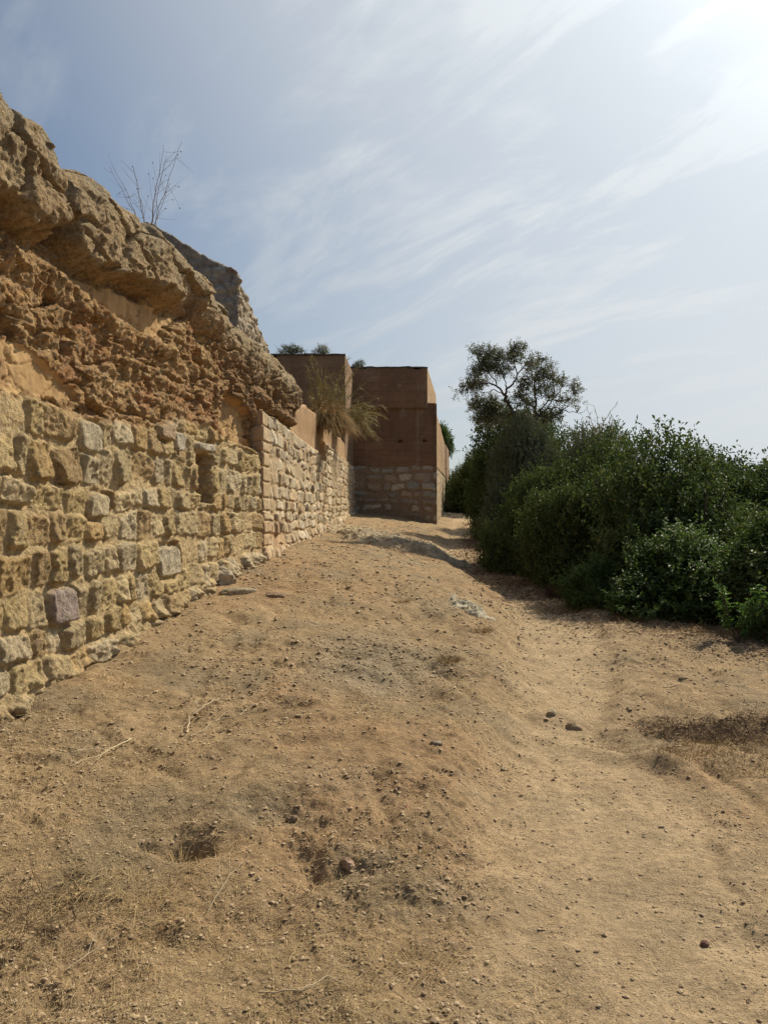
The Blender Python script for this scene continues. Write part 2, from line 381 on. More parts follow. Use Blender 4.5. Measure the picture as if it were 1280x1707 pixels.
def stone_layout(rows, smin, smax, wmin, wmax, seed):
    rs = np.random.RandomState(seed); lay = []
    for r in range(len(rows)-1):
        e = [smin-rs.rand()*wmax]
        while e[-1] < smax:
            w_ = wmin+(wmax-wmin)*rs.rand()**1.3
            e.append(e[-1]+w_)
        lay.append(np.array(e))
    return lay
def stones(s, z, rows, lay, seed, gap=.018, bevel=.05, prot=.07, warp=.035, wf=3.5, box=.35, skip=.06, gapz=1.0):
    """height and identity of coursed rough stones; returns height, stone mask, random values"""
    rows = np.asarray(rows)
    sw = s+warp*fbm(s*wf, z*wf, 3, seed)+.012*fbm(s*19, z*19, 2, seed+5)
    zw = z+warp*.8*fbm(s*wf+31, z*wf+7, 3, seed+1)+.012*fbm(s*19, z*19, 2, seed+6)
    ri = np.clip(np.searchsorted(rows, zw)-1, 0, len(rows)-2)
    H = np.zeros(s.shape); SD_ = np.full(s.shape, -1.0); r1 = np.zeros(s.shape); r2 = np.zeros(s.shape)
    for r in range(len(rows)-1):
        m = ri == r
        if not m.any(): continue
        e = lay[r]; k = np.clip(np.searchsorted(e, sw[m])-1, 0, len(e)-2)
        kk = k.astype(float); rr = np.full(kk.shape, float(r))
        a = _h(kk, rr, seed+20); b = _h(kk, rr, seed+21); c_ = _h(kk, rr, seed+22); d_ = _h(kk, rr, seed+23)
        hw = (e[k+1]-e[k])/2; hh = (rows[r+1]-rows[r])/2
        cx = (e[k+1]+e[k])/2; cz = (rows[r+1]+rows[r])/2+(c_-.5)*.03
        ang = (d_-.5)*.28
        dx = sw[m]-cx; dz = zw[m]-cz
        px = dx+dz*ang; pz = dz-dx*ang
        hx = hw-gap*(.6+.9*b); hz = hh*(1-.10*a*gapz)-gap*(.4+.8*d_)*gapz; rad = np.minimum(hx, hz)*box*(.7+.8*c_)
        qx = abs(px)-(hx-rad); qz = abs(pz)-(hz-rad)
        sd = -(np.hypot(np.maximum(qx, 0), np.maximum(qz, 0))+np.minimum(np.maximum(qx, qz), 0)-rad)
        pr = prot*(.45+.8*_h(kk, rr, seed+24))
        t = np.clip(sd/bevel, 0, 1)
        h = pr*np.sqrt(np.maximum(0, 1-(1-t)**2))
        h = h+(px*(a-.5)*.35+pz*(b-.5)*.5)*sst(0, bevel, sd)
        miss = _h(kk, rr, seed+25) < skip
        h = np.where(miss, h*.15, h); sd = np.where(miss, -.01, sd)
        H[m] = h; SD_[m] = sd; r1[m] = a; r2[m] = _h(kk, rr, seed+26)
    return H, SD_, r1, r2
def stone_cols(r1, r2, pal):
    pal = np.asarray(pal); k = np.clip((r2*len(pal)).astype(int), 0, len(pal)-1)
    return pal[k]*(.82+.36*r1)[..., None]

# ------------------------------------------------------------------ near wall: coursed stones below, eroded rubble and slabs above
def w1(px, py):                       # a point of the near wall's face (distance along, height), read off the survey photo
    Y = 2.86/(.1085-(px-640)/1382.0); return (Y, 1.6+(850-py)/1382.0*Y)
def W1(*p): return [w1(*q) for q in p]
ROW1 = [-.1, .10, .27, .45, .64, .835, 1.095, 1.35, 1.61, 1.815, 2.10, 2.37, 2.62]
LAY1 = stone_layout(ROW1, .5, 15, .17, .44, 3)
TOPK = ([0, 1.5, 3.5, 4.7, 5.0, 5.34, 5.6, 5.74, 5.80, 5.9, 6.3, 6.9, 7.4, 8.1, 8.7, 9.3, 10.1, 11, 12, 13.2, 14.2],
        [4.25, 4.35, 4.3, 4.30, 4.27, 4.22, 4.12, 4.02, 3.88, 4.10, 4.22, 4.22, 4.25, 4.21, 4.20, 4.12, 4.04, 3.97, 3.93, 3.88, 3.7])
MT = W1((-60, 635), (0, 650), (60, 655), (110, 680), (150, 690), (210, 700), (262, 705), (300, 695), (345, 703), (365, 722), (418, 745), (440, 750))
PL1 = W1((-120, 540), (0, 555), (40, 562), (85, 600), (130, 640), (138, 672), (60, 660), (-120, 640))
PL2 = W1((122, 436), (180, 465), (250, 498), (312, 528), (294, 545), (274, 562), (262, 566), (225, 536), (190, 512), (150, 478))
PL3 = W1((374, 650), (388, 640), (400, 655), (422, 682), (426, 752), (365, 722))
BA = W1((-300, 60), (130, 60), (97, 240), (107, 290), (92, 318), (104, 345), (112, 388), (86, 404), (45, 384), (0, 352), (-90, 290), (-300, 160))
BB = W1((96, 200), (112, 296), (96, 322), (112, 372), (123, 428), (180, 454), (245, 488), (310, 520), (338, 548), (380, 600), (440, 640), (500, 690), (514, 640), (514, 300))
LED = W1((-100, 290), (0, 368), (60, 412), (120, 457), (200, 520), (255, 560), (292, 572))
def disp1(s, z, X, Y):
    y = Y
    mt = np.interp(y, [p[0] for p in MT], [p[1] for p in MT])+.05*fbm(y*4, z*0, 3, 8)
    # coursed stones
    H, sd, r1, r2 = stones(y, z, ROW1, LAY1, 100, gap=.011, bevel=.034, prot=.046, warp=.062, wf=2.4, box=.42, skip=.05, gapz=.8)
    rough = fbm(y*9, z*9, 4, 111, .6)
    dm = H+(.017*rough+.012*fbm(y*4.2, z*5, 3, 114)-.014*sst(.1, .5, fbm(y*17, z*17, 3, 115, .6))+.010*np.abs(fbm(y*26, z*30, 3, 116, .6)))*sst(0, .03, sd)+(.011+.022*fbm(y*6, z*6, 4, 112, .6))*(sd <= 0)
    dm = dm+.008*fbm(y*45, z*45, 2, 113)+.05*sst(10.1, 11, y)
    pal = [(.43, .315, .155), (.47, .35, .18), (.40, .30, .165), (.45, .305, .14), (.42, .325, .19), (.48, .37, .21), (.37, .255, .13), (.48, .385, .25)]
    cm = stone_cols(r1, r2, pal)
    cm = lerp3((.49, .36, .195), cm, sst(-.004, .016, sd))
    # singular stones: mauve slab, white stones, standing stones, the putlog gap
    def special(x0, x1, y0, y1, d, col, bev=.02, rad=.03, tilt=0.):
        nonlocal dm, cm
        (a, zt_), (b, _) = w1(x0, y0), w1(x1, y0); zb_ = w1((x0+x1)/2, y1)[1]; zt_ = w1((x0+x1)/2, y0)[1]
        cx, cz = (a+b)/2, (zt_+zb_)/2; hx, hz = (b-a)/2, (zt_-zb_)/2
        u = y-cx+tilt*(z-cz)+.012*fbm(y*12, z*12, 2, 5); v = z-cz+.012*fbm(y*12, z*12, 2, 6)
        q1 = abs(u)-(hx-rad); q2 = abs(v)-(hz-rad)
        k = -(np.hypot(np.maximum(q1, 0), np.maximum(q2, 0))+np.minimum(np.maximum(q1, q2), 0)-rad)
        t = sst(0, bev, k); clear = sst(-.045, -.005, k)*(1 if d > 0 else 0)
        dm = dm*(1-clear)+(-.01)*clear*(1 if d > 0 else 0)
        dm = dm*(1-t)+(d+(.022*rough+.012*fbm(y*5, z*5, 3, 117) if d > 0 else 0))*t
        if col is not None: cm = lerp3(cm, col, t)
        return k
    special(80, 125, 976, 1038, .055, (.30, .235, .205), .02, .06, .25)
    special(137, 173, 697, 752, .04, (.46, .385, .27), .03, .07, .15)
    special(150, 184, 817, 862, .04, (.46, .37, .24), .03, .07, -.3)
    special(328, 356, 734, 750, .07, (.50, .44, .34), .02, .05)
    special(264, 288, 668, 732, .08, (.40, .29, .185), .03, .06)
    special(293, 309, 716, 750, .05, (.46, .40, .31), .02, .06)
    special(329, 356, 752, 836, -.26, (.24, .16, .09), .02, .03)  # earth colour inside the slot, darkened to paint in its shade
    special(262, 300, 905, 960, .035, (.45, .38, .27), .03, .11, .3)
    # rubble zone
    f1, f2, cid = worley(y*9+.6*fbm(y*3, z*3, 2, 9), z*11, 121)
    g1, g2, gid = worley(y*24, z*26, 122)
    rn = fbm(y*2.3, z*3.2, 5, 131, .6)
    lump = np.clip(.55-f1, 0, 1)*.065*(.2+cid)
    peb = np.clip(.5-g1, 0, 1)*.026*(.3+gid)
    pits = -.075*sst(.16, .42, fbm(y*6.5, z*4, 4, 133, .55))
    rid = -.045*np.abs(fbm(y*8, z*2.6, 3, 134, .55))
    b1, b2, bid = worley(y*1.5+.35*fbm(y*1.7, z*2, 3, 125), z*2.6+.35*fbm(y*1.7+5, z*2, 3, 126), 127)
    q1, q2, qid = worley(y*4.2+.5*fbm(y*3, z*3, 3, 128), z*7.5+.5*fbm(y*3+5, z*3, 3, 129), 130)
    brk = .085*(bid-.5)-.06*sst(.10, .0, b2-b1)+.050*(qid-.5)-.035*sst(.10, .0, q2-q1)
    strat = .020*fbm(y*1.2, z*16, 3, 136, .6)
    dr = .02+.05*rn+brk*.65+strat+lump*.7+peb+pits+rid+.008*fbm(y*30, z*30, 3, 135, .6)
    cr = lerp3((.40, .23, .098), (.52, .335, .16), sst(-.4, .5, fbm(y*5, z*7, 4, 141)))
    cr = lerp3(cr, (.37, .165, .07), sst(.1, .5, fbm(y*2.2, z*2.7, 3, 142))*.7)
    pc = np.where(gid[..., None] > .6, np.array((.46, .36, .23)), np.array((.25, .145, .075)))
    cr = lerp3(cr, pc, np.clip((.45-g1)*3, 0, 1)*.55)
    # render patches
    wx = .05*fbm(y*5, z*5, 4, 151); wy = .05*fbm(y*5+9, z*5, 4, 152)
    p1 = poly_sd(y+wx, z+wy, PL1); p2 = poly_sd(y+wx, z+wy, PL2); p3 = poly_sd(y+wx, z+wy, PL3)
    # recess between ledge and slabs
    led = np.interp(y, [p[0] for p in LED], [p[1] for p in LED])
    rec = sst(-.03, .10, z-led)*sst(LED[-1][0]+.3, LED[-1][0], y)
    dr = dr-.10*rec*(.6+.4*rn)+.045*sst(.30, .02, led-z)*sst(-.05, .05, led-z)*sst(LED[-1][0]+.3, LED[-1][0], y)
    # slabs on top
    ba = poly_sd(y+wx*2.2, z+wy*2.2, BA); bb = poly_sd(y+wx*2.4, z+wy*2.4, BB)
    slab = np.maximum(sst(-.01, .11, ba), np.where(y < 7.5, sst(-.01, .12, bb), sst(-.06, .12+.25*sst(7.5, 9, y), bb+.12*fbm(y*2.5, z*4, 4, 166, .6)*sst(7.5, 9, y))))
    lead = sst(-.16, -.01, np.maximum(ba, bb))
    ds = .125-.055*sst(7.5, 10, y)-.07*sst(9, 12, y)+.05*fbm(y*1.6, z*2.4, 4, 161, .55)+.05+(.10*(bid-.5)-.05*sst(.10, .0, b2-b1))+.03*(qid-.5)+.040*fbm(y*6, z*7, 5, 162, .6)+lump*.22+peb*.8+.2*pits+strat*.4
    crk = sst(-.12, -.01, ba)*sst(-.12, -.01, bb)
    dr = dr*(1-slab)+ds*slab-.05*lead*(1-slab)-.22*crk*(1-.6*slab)
    cs = lerp3((.35, .225, .112), (.45, .32, .175), sst(-.4, .4, fbm(y*4, z*5, 4, 163)))
    topz = np.interp(y, *TOPK)-.07
    cs = lerp3(cs, (.35, .29, .195), np.clip(sst(.9, .05, topz-z)*(.55+.6*fbm(y*5, z*5, 3, 164)), 0, 1))
    cs = lerp3(cs, pc, np.clip((.45-g1)*3, 0, 1)*.4)
    cr = lerp3(cr, cs, slab)
    # near the far end: darker brown pebbly earth
    br = sst(8.6, 10.5, y)*sst(3.7, 3.3, z)
    cr = lerp3(cr, np.array((.19, .11, .06))*(.8+.5*gid[..., None]), br*.6)
    pk = np.maximum(np.maximum(sst(0, .05, p1), sst(0, .05, p2)), sst(0, .04, p3))
    pk = pk*(1-slab)
    dp = np.where(p3 > -.05, -.13, np.where(p2 > -.05, -.05, -.01))+.018*fbm(y*2.5, z*2.5, 4, 171)+.004*fbm(y*20, z*20, 3, 172)
    cp = lerp3((.36, .225, .105), (.43, .28, .135), sst(-.4, .4, fbm(y*3, z*3, 4, 173)))
    k1, k2, kid = worley(y*3.2+.4*fbm(y*4, z*4, 3, 174), z*4+.4*fbm(y*4+3, z*4, 3, 175), 176)
    dp = dp-.016*sst(.05, .0, k2-k1)+.014*(kid-.5)-.02*sst(.2, .5, fbm(y*12, z*12, 3, 178, .6)); cp = cp*(.86+.28*kid[..., None])
    cp = lerp3(cp, (.24, .15, .08), (sst(.1, .5, fbm(y*9, z*3, 4, 177, .6))*.6))
    du = dr*(1-pk)+dp*pk; cu = lerp3(cr, cp, pk)
    up = sst(-.035, .035, z-mt)
    d = dm*(1-up)+du*up; c = lerp3(cm, cu, up)
    # loose footing stones at the base
    gb = ground_base(X, Y); ft = .75*sst(.18, .0, z-gb)
    d = d+ft*(.05+.10*fbm(y*7, z*11, 4, 181, .6)+.07*np.clip(.5-f1, 0, 1)*2*cid+.02*rough)
    c = lerp3(c, (.40, .30, .18), ft*.5)
    # far end of the slab turns back, underside cut away beyond the masonry
    end = np.clip((y-13.55)/.65, 0, 1); d = d-.9*(1-np.sqrt(np.maximum(0, 1-end**2)))
    cut = 2.93+.05*fbm(y*3, z*0, 3, 191)
    fy = sst(10.95, 11.15, y); d = d-fy*.55*sst(cut+.22, cut-.02, z)**2
    d = d+fy*.02
    zone = np.where(z < mt, 0, np.where((pk > .5), 2, np.where(slab > .5, 3, 1)))
    zone = np.where((y > 11.02) & (z < cut-.05), 9, zone)
    return d, c, zone
R1 = empty('ruined_wall', (-2.32, 5, .4))
V, F, C, zf = panel([(-2.7, 1.5), (-2.86+.1085*14.25, 14.25)], lambda x, y: .03 if y < 4.2 else .0115*max(1, (y/5.2)**1.15),
                    400, lambda X, Y: ground_base(X, Y)-.25, lambda S, X, Y: np.interp(Y, *TOPK)-.03-.05*sst(5.9, 7.5, Y)+.09*sst(10, 11.5, Y)+.06*fbm(Y*2.2, Y*0, 4, 201, .6),
                    disp1, batter=.02, top_in=1.3, ntop=12, roundr=.30)
V = V-np.array([-2.32, 5, .4])
tag(R1, 'eroded ochre wall of coursed stones with rough overhanging slabs on top, filling the left edge', 'wall')
split_parts(V, F, C, zf, {0: ('stone_masonry', M_stone), 1: ('rubble_core', M_rubble), 2: ('earth_render', M_plaster), 3: ('capping_slab', M_rubble)}, R1)

# ------------------------------------------------------------------ second wall: small pale stones
W2L = lambda Y: -1.62+.036*(Y-11)
rs = np.random.RandomState(11)
ROW2 = [.5]
while ROW2[-1] < 3.6: ROW2.append(ROW2[-1]+.13+.09*rs.rand())
LAY2 = stone_layout(ROW2, -1, 19, .17, .50, 12)
S0 = .62
def disp2(s, z, X, Y):
    y = np.where(s < S0, 10.4+s, Y)
    mt = np.interp(Y, [11, 18, 18.2, 19.1, 19.3, 28], [2.97, 2.86, 2.80, 2.80, 3.17, 3.12])+.03*fbm(y*3, z*0, 3, 8)
    sl = s+.0
    H, sd, r1, r2 = stones(sl, z+.05*fbm(y*.5, z*0, 2, 3), ROW2, LAY2, 300, gap=.030, bevel=.025, prot=.035, warp=.08, wf=3.0, box=.3, skip=.12, gapz=.5)
    vis = sst(.25, .5, vnoise(y*1.1, z*2.2, 310)+.35*sst(2.4, 1.6, z))       # many stones still smeared over with mortar
    dm = H*(.25+.75*vis)+.012*fbm(y*8, z*8, 4, 311, .6)
    pal = [(.47, .38, .255), (.51, .42, .295), (.43, .34, .225), (.54, .46, .34), (.45, .33, .20), (.41, .34, .24)]
    cm = stone_cols(r1, r2, pal)
    mort = lerp3((.43, .32, .195), (.39, .275, .16), sst(-.3, .4, fbm(y*2, z*3, 3, 312)))
    cm = lerp3(mort, cm, sst(-.002, .014, sd)*(.35+.65*vis))
    redz = sst(1.7, 1.35, z)*sst(13.6, 12.2, y); cm = lerp3(cm, (.38, .20, .10), redz*.35)
    endf = sst(S0+.02, S0-.02, s); cm = lerp3(cm, (.36, .21, .13), endf*.7)
    qr = np.clip(np.searchsorted(ROW2, z+.012*fbm(s*3, z*0, 2, 350))-1, 0, len(ROW2)-2).astype(float); R2a = np.array(ROW2); qi = qr.astype(int)
    qe = np.minimum(z-R2a[qi], R2a[qi+1]-z); ql = .30+.30*_h(qr, qr*0, 351)
    qm = sst(S0-.35, S0-.30, s)*sst(S0+ql, S0+ql-.03, s)*.75; qh = .032*sst(.004, .022, qe)*(.7+.5*_h(qr, qr*0, 352))+.008*fbm(s*9, z*9, 3, 353)
    dm = dm*(1-qm)+qh*qm; cq = lerp3((.43, .31, .18), (.51, .40, .26), _h(qr, qr*0, 354))*(.9+.2*vnoise(s*5, z*5, 355))[..., None]
    cm = lerp3(cm, lerp3(mort, cq, sst(.004, .02, qe)), qm*sst(S0-.02, S0+.01, s)+qm*.6*(s < S0-.02))
    ed = .015*fbm(y*2.2, z*2.2, 4, 321, .6)-.03
    ce = lerp3((.37, .24, .13), (.31, .19, .10), sst(-.4, .4, fbm(y*2, z*4, 4, 322)))
    up = sst(-.03, .03, z-mt)
    d = dm*(1-up)+ed*up+.02; c = lerp3(cm, ce, up)
    hole = poly_sd(y+.05*fbm(y*4, z*4, 2, 331), z, [(17.9, 2.72), (19.15, 2.72), (19.2, 3.2), (18.2, 3.22)])
    d = d-.30*sst(0, .08, hole)
    d = d+.05*sst(.25, 0, z-ground_base(X, Y))
    zone = np.where(z < mt, 0, 1)
    return d, c, zone
def zt2(S, X, Y):
    base = np.interp(Y, [11, 13.9, 14.3, 16, 21, 24.6, 24.9, 28.2], [3.0, 3.0, 3.45, 3.68, 3.72, 3.66, 3.2, 3.2])
    return base+.05*fbm(Y*1.7, Y*0, 3, 341)
o2 = np.array([-1.59, 11, .95])
R2 = empty('retaining_wall', tuple(o2))
V, F, C, zf = panel([(-2.2, 11.08), (-1.62, 11.0), (W2L(28.3), 28.3)], lambda x, y: .016*(y/11)**1.3, 230,
                    lambda X, Y: ground_base(X, Y)-.25, zt2, disp2, batter=.012, top_in=.9, ntop=6, roundr=.06)
tag(R2, 'pale wall of small upright stones continuing from the eroded ochre wall to the tower', 'wall')
split_parts(V-o2, F, C, zf, {0: ('stone_masonry', M_white), 1: ('earth_band', M_plaster)}, R2)

# ------------------------------------------------------------------ rammed earth block on the second wall
def earth_cols(s, z, seed, base=(.27, .165, .095), alt=(.235, .14, .08), lift=.85, z0=1.6):
    c = lerp3(base, alt, sst(-.4, .4, fbm(s*.9, z*1.6, 4, seed)))
    c = lerp3(c, (.33, .215, .135), sst(.1, .6, fbm(s*2.2, z*.35, 3, seed+3))*.45)
    k = (z-z0)/lift; fr = np.abs(k-np.round(k))*lift
    c = lerp3(c, (.16, .10, .06), sst(.03, .0, fr+.02*fbm(s*4, z*4, 2, seed+5))*.5)
    row = np.round(k-.5); kv = s/1.35+.45*(row % 2); fv = np.abs(kv-np.round(kv))*1.35
    c = lerp3(c, (.15, .09, .055), sst(.03, .0, fv+.015*fbm(z*5, s*2, 2, seed+8))*sst(-.3, .3, fbm(z*1.5, s*1.5, 3, seed+9))*.45)
    c = c*(.93+.14*_h(np.round(kv), row, seed))[..., None]
    return c
def disp_b(s, z, X, Y):
    c = earth_cols(s, z, 400, (.25, .16, .097), (.21, .135, .083))
    c = lerp3(c, (.33, .26, .20), sst(.1, .45, fbm(s*1.5, z*3, 3, 403))*sst(.5, 0, np.abs(z-5.2))*.6)
    return .02*fbm(s*1.2, z*1.6, 4, 401), c, np.zeros(s.shape, int)
RB = empty('rammed_earth_block', (-1.16, 24.7, 3.2))
V, F, C, zf = panel([(-5.2, 24.75), (-1.16, 24.7), (-1.02, 28.4)], lambda x, y: .06, 90, lambda X, Y: X*0+2.9,
                    lambda S, X, Y: 6.28+0*X+.02*fbm(X*2+Y, Y*2, 3, 405)-.07*sst(.2, .6, fbm(X*3+Y, Y*3+X, 3, 406, .6)), disp_b, top_in=2.6, ntop=8)
tag(RB, 'square rammed earth block with bushy plants on top, left of the tall brown tower', 'wall block')
split_parts(V-np.array([-1.16, 24.7, 3.2]), F, C, zf, {0: ('earth_body', M_earth)}, RB)

# ------------------------------------------------------------------ tower
ROW3 = [.4]
while ROW3[-1] < 3.15: ROW3.append(ROW3[-1]+.22+.14*rs.rand())
ROW3[-1] = 3.17
LAY3 = stone_layout(ROW3, -1, 16, .28, .72, 31)
def disp_t(s, z, X, Y):
    zt_st = 3.16+.02*fbm(s*2, z*0, 2, 501)
    H, sd, r1, r2 = stones(s, z, ROW3, LAY3, 500, gap=.045, bevel=.05, prot=.045, warp=.16, wf=1.7, box=.45, skip=.05)
    pal = [(.34, .27, .20), (.40, .33, .25), (.30, .24, .18), (.46, .39, .30), (.30, .28, .23), (.36, .26, .17)]
    cm = lerp3((.38, .265, .17), np.minimum(stone_cols(r1, r2, pal)*1.38, .75), sst(0, .02, sd))
    dm = H*(1-.75*sst(3.13, 3.3, s))-.03+.02*fbm(s*5, z*5, 3, 502)
    ce = earth_cols(s, z, 510, (.285, .16, .092), (.235, .133, .078), .84, 3.16)
    fs = s-.45
    ce = lerp3(ce, (.36, .27, .19), sst(.08, .0, np.abs(fs-2.02+.02*fbm(z*2, s*0, 2, 511)))*(z < 5.3)*(s < 3.08)*.55)   # lime run
    ce = lerp3(ce, (.34, .27, .20), sst(.1, .5, fbm(s*5, z*.8, 3, 512))*sst(5.3, 5.2, z)*sst(4.8, 5.15, z)*sst(.4, .0, np.abs(fs-1.55))*.9)
    de = .012*fbm(s*1.2, z*1.8, 4, 513)
    for (hx, hz) in ((1.42, 4.0), (2.25, 4.02), (2.05, 5.22)):
        k = poly_sd(fs, z, [(hx-.06, hz-.05), (hx+.07, hz-.04), (hx+.06, hz+.04), (hx-.05, hz+.05)])
        de = de-.18*sst(-.01, .03, k)
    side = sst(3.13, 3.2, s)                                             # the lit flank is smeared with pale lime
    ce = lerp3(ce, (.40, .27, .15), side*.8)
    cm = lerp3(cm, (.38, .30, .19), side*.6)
    up = (z > zt_st).astype(float)
    de = de-.05*sst(.10, .0, np.abs(s-3.13))*sst(-.1, .5, fbm(z*2.2, s*0, 4, 514, .6))+.012*fbm(s*6, z*6, 3, 515)
    ce = lerp3(ce, (.17, .105, .07), sst(.1, .55, fbm(s*.8, z*.5, 4, 516, .6))*.45); ce = lerp3(ce, (.37, .28, .19), sst(.25, .6, fbm(s*3, z*1.2, 4, 517, .6))*.35)
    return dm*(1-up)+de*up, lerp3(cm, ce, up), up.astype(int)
RT = empty('rammed_earth_tower', (.4, 28, 1.0))
oT = np.array([.4, 28, 1.0])
V, F, C, zf = panel([(-1.33, 28.0), (1.80, 28.0), (2.82, 37.3)], lambda x, y: .035, 150, lambda X, Y: ground_base(X, Y)-.4,
                    lambda S, X, Y: np.interp(Y, [28, 37.3], [5.30, 4.62])-.05*sst(.15, .6, fbm(X*3+Y, Y*3+X, 3, 527, .6)), disp_t, batter=.024, top_in=2.2, ntop=6)
P_ = split_parts(V-oT, F, C, zf, {0: ('stone_base', M_stone), 1: ('tower_body', M_earth)}, RT)
def disp_u(s, z, X, Y):
    c = earth_cols(s, z, 520, (.27, .152, .088), (.22, .124, .074), .84, 3.16)
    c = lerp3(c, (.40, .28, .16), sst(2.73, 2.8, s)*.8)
    c = lerp3(c, (.33, .27, .21), sst(.1, .45, fbm(s*6, z*9, 3, 522))*sst(.09, .0, np.abs(z-5.87))*sst(.8, .5, np.abs(s-1.9))*.7)
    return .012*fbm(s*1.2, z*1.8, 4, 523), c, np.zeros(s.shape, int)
V, F, C, zf = panel([(-1.30, 27.975), (1.46, 27.975), (2.15, 34.4)], lambda x, y: .06, 40, lambda X, Y: X*0+5.12,
                    lambda S, X, Y: 6.47+0*X+.02*fbm(X*3, Y*2, 2, 525)-.06*sst(.2, .6, fbm(X*3+Y, Y*3+X, 3, 526, .6)), disp_u, top_in=2.6, ntop=6)
split_parts(V-oT, F, C, zf, {0: ('upper_storey', M_earth)}, RT)
Vt, Ft = [], []
tag(RT, 'tall brown rammed earth tower with stepped shoulder on a grey rubble stone base', 'tower')
# thin dark weathered coping along the top edges
def slab_box(x0, y0, z0, x1, y1, z1, nx=24, ny=6, j=.01, seed=1):
    xs = np.linspace(x0, x1, nx); ysl = np.linspace(y0, y1, ny); bag_v = []; bag_f = []; n = 0
    A, B = np.meshgrid(xs, ysl, indexing='ij')
    jt = j*fbm(A*4, B*4, 2, seed)
    top = np.stack([A, B+jt, z1+jt], -1).reshape(-1, 3); bot = np.stack([A, B+jt, z0+jt*.5], -1).reshape(-1, 3)
    Fc = grid_faces(nx, ny); N = nx*ny; F = [Fc[:, ::-1], Fc+N]
    idx = np.arange(N).reshape(nx, ny)
    loop = np.concatenate([idx[:, 0], idx[-1, 1:], idx[-2::-1, -1], idx[0, -2::-1]])
    side = np.stack([loop[:-1], loop[1:], loop[1:]+N, loop[:-1]+N], 1)
    return np.concatenate([top, bot]), np.concatenate([F[0], F[1], side])
M_cope = mat_plain('dark coping', (.06, .055, .045), (.12, .10, .07), 8)
v, f = slab_box(-1.3, 27.95, 6.462, 1.475, 28.3, 6.505, nx=60, j=.028, seed=3); mesh_np('coping', v-oT, f, M_cope, RT, smooth=False)
v, f = slab_box(-5.1, 24.67, 6.272, -1.15, 25.1, 6.315, nx=60, j=.028, seed=4); mesh_np('coping', v-np.array([-1.16, 24.7, 3.2]), f, M_cope, RB, smooth=False)

# ------------------------------------------------------------------ far buttress past the tower
def disp_f(s, z, X, Y):
    return .03*fbm(s*1.5, z*2, 3, 540), earth_cols(s, z, 541, (.24, .15, .09), (.2, .12, .07)), np.zeros(s.shape, int)
RF = empty('far_buttress', (2.9, 38.2, 1.7))
V, F, C, zf = panel([(1.9, 38.2), (2.88, 38.2), (3.4, 43)], lambda x, y: .1, 30, lambda X, Y: X*0+1.2, lambda S, X, Y: 4.72+0*X, disp_f, top_in=1.2, ntop=3, batter=.01)
split_parts(V-np.array([2.9, 38.2, 1.7]), F, C, zf, {0: ('earth_body', M_earth)}, RF)
tag(RF, 'narrow dark buttress just visible past the right flank of the brown tower', 'buttress')

# ------------------------------------------------------------------ taller ruin behind the near wall
def disp_c(s, z, X, Y):
    f1, f2, cid = worley(s*4, z*5, 601)
    d = .10*fbm(s*1.5, z*1.5, 4, 602, .6)+np.clip(.5-f1, 0, 1)*.16*cid-.04*sst(.12, 0, f2-f1)+.05*fbm(s*9, z*9, 3, 604, .6)
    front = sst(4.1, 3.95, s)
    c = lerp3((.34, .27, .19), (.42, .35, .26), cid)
    c = lerp3(c, lerp3((.24, .20, .17), (.32, .28, .23), cid), front)  # shade put into the colour: front face greyer and darker than the flank
    c = lerp3(c, (.22, .14, .10), sst(.15, .5, fbm(s*2, z*3, 3, 603))*.6)
    return d, c, np.zeros(s.shape, int)
RC = empty('ruined_turret', (-2.84, 16, 4))
def ztc(S, X, Y):
    a = np.interp(X, [-7, -4.6, -3.94, -2.84], [7.6, 7.25, 6.88, 6.26]); b = np.interp(Y, [16.1, 16.3, 16.5, 17.0, 17.6, 18.3, 19.0, 20], [6.26, 6.2, 6.02, 5.85, 5.62, 5.36, 5.1, 4.5])
    return np.where(S < 4.0, a, b)+.07*fbm(S*2.5, S*0, 4, 611, .6)
V, F, C, zf = panel([(-6.84, 16.1), (-2.84, 16.1), (-2.42, 20)], lambda x, y: .03, 110, lambda X, Y: X*0+3.0, ztc, disp_c, top_in=.8, ntop=6, roundr=.05)
split_parts(V-np.array([-2.84, 16, 4]), F, C, zf, {0: ('rubble_masonry', M_white)}, RC)
tag(RC, 'grey ruined stone turret with sloping top rising behind the eroded ochre wall', 'ruin')

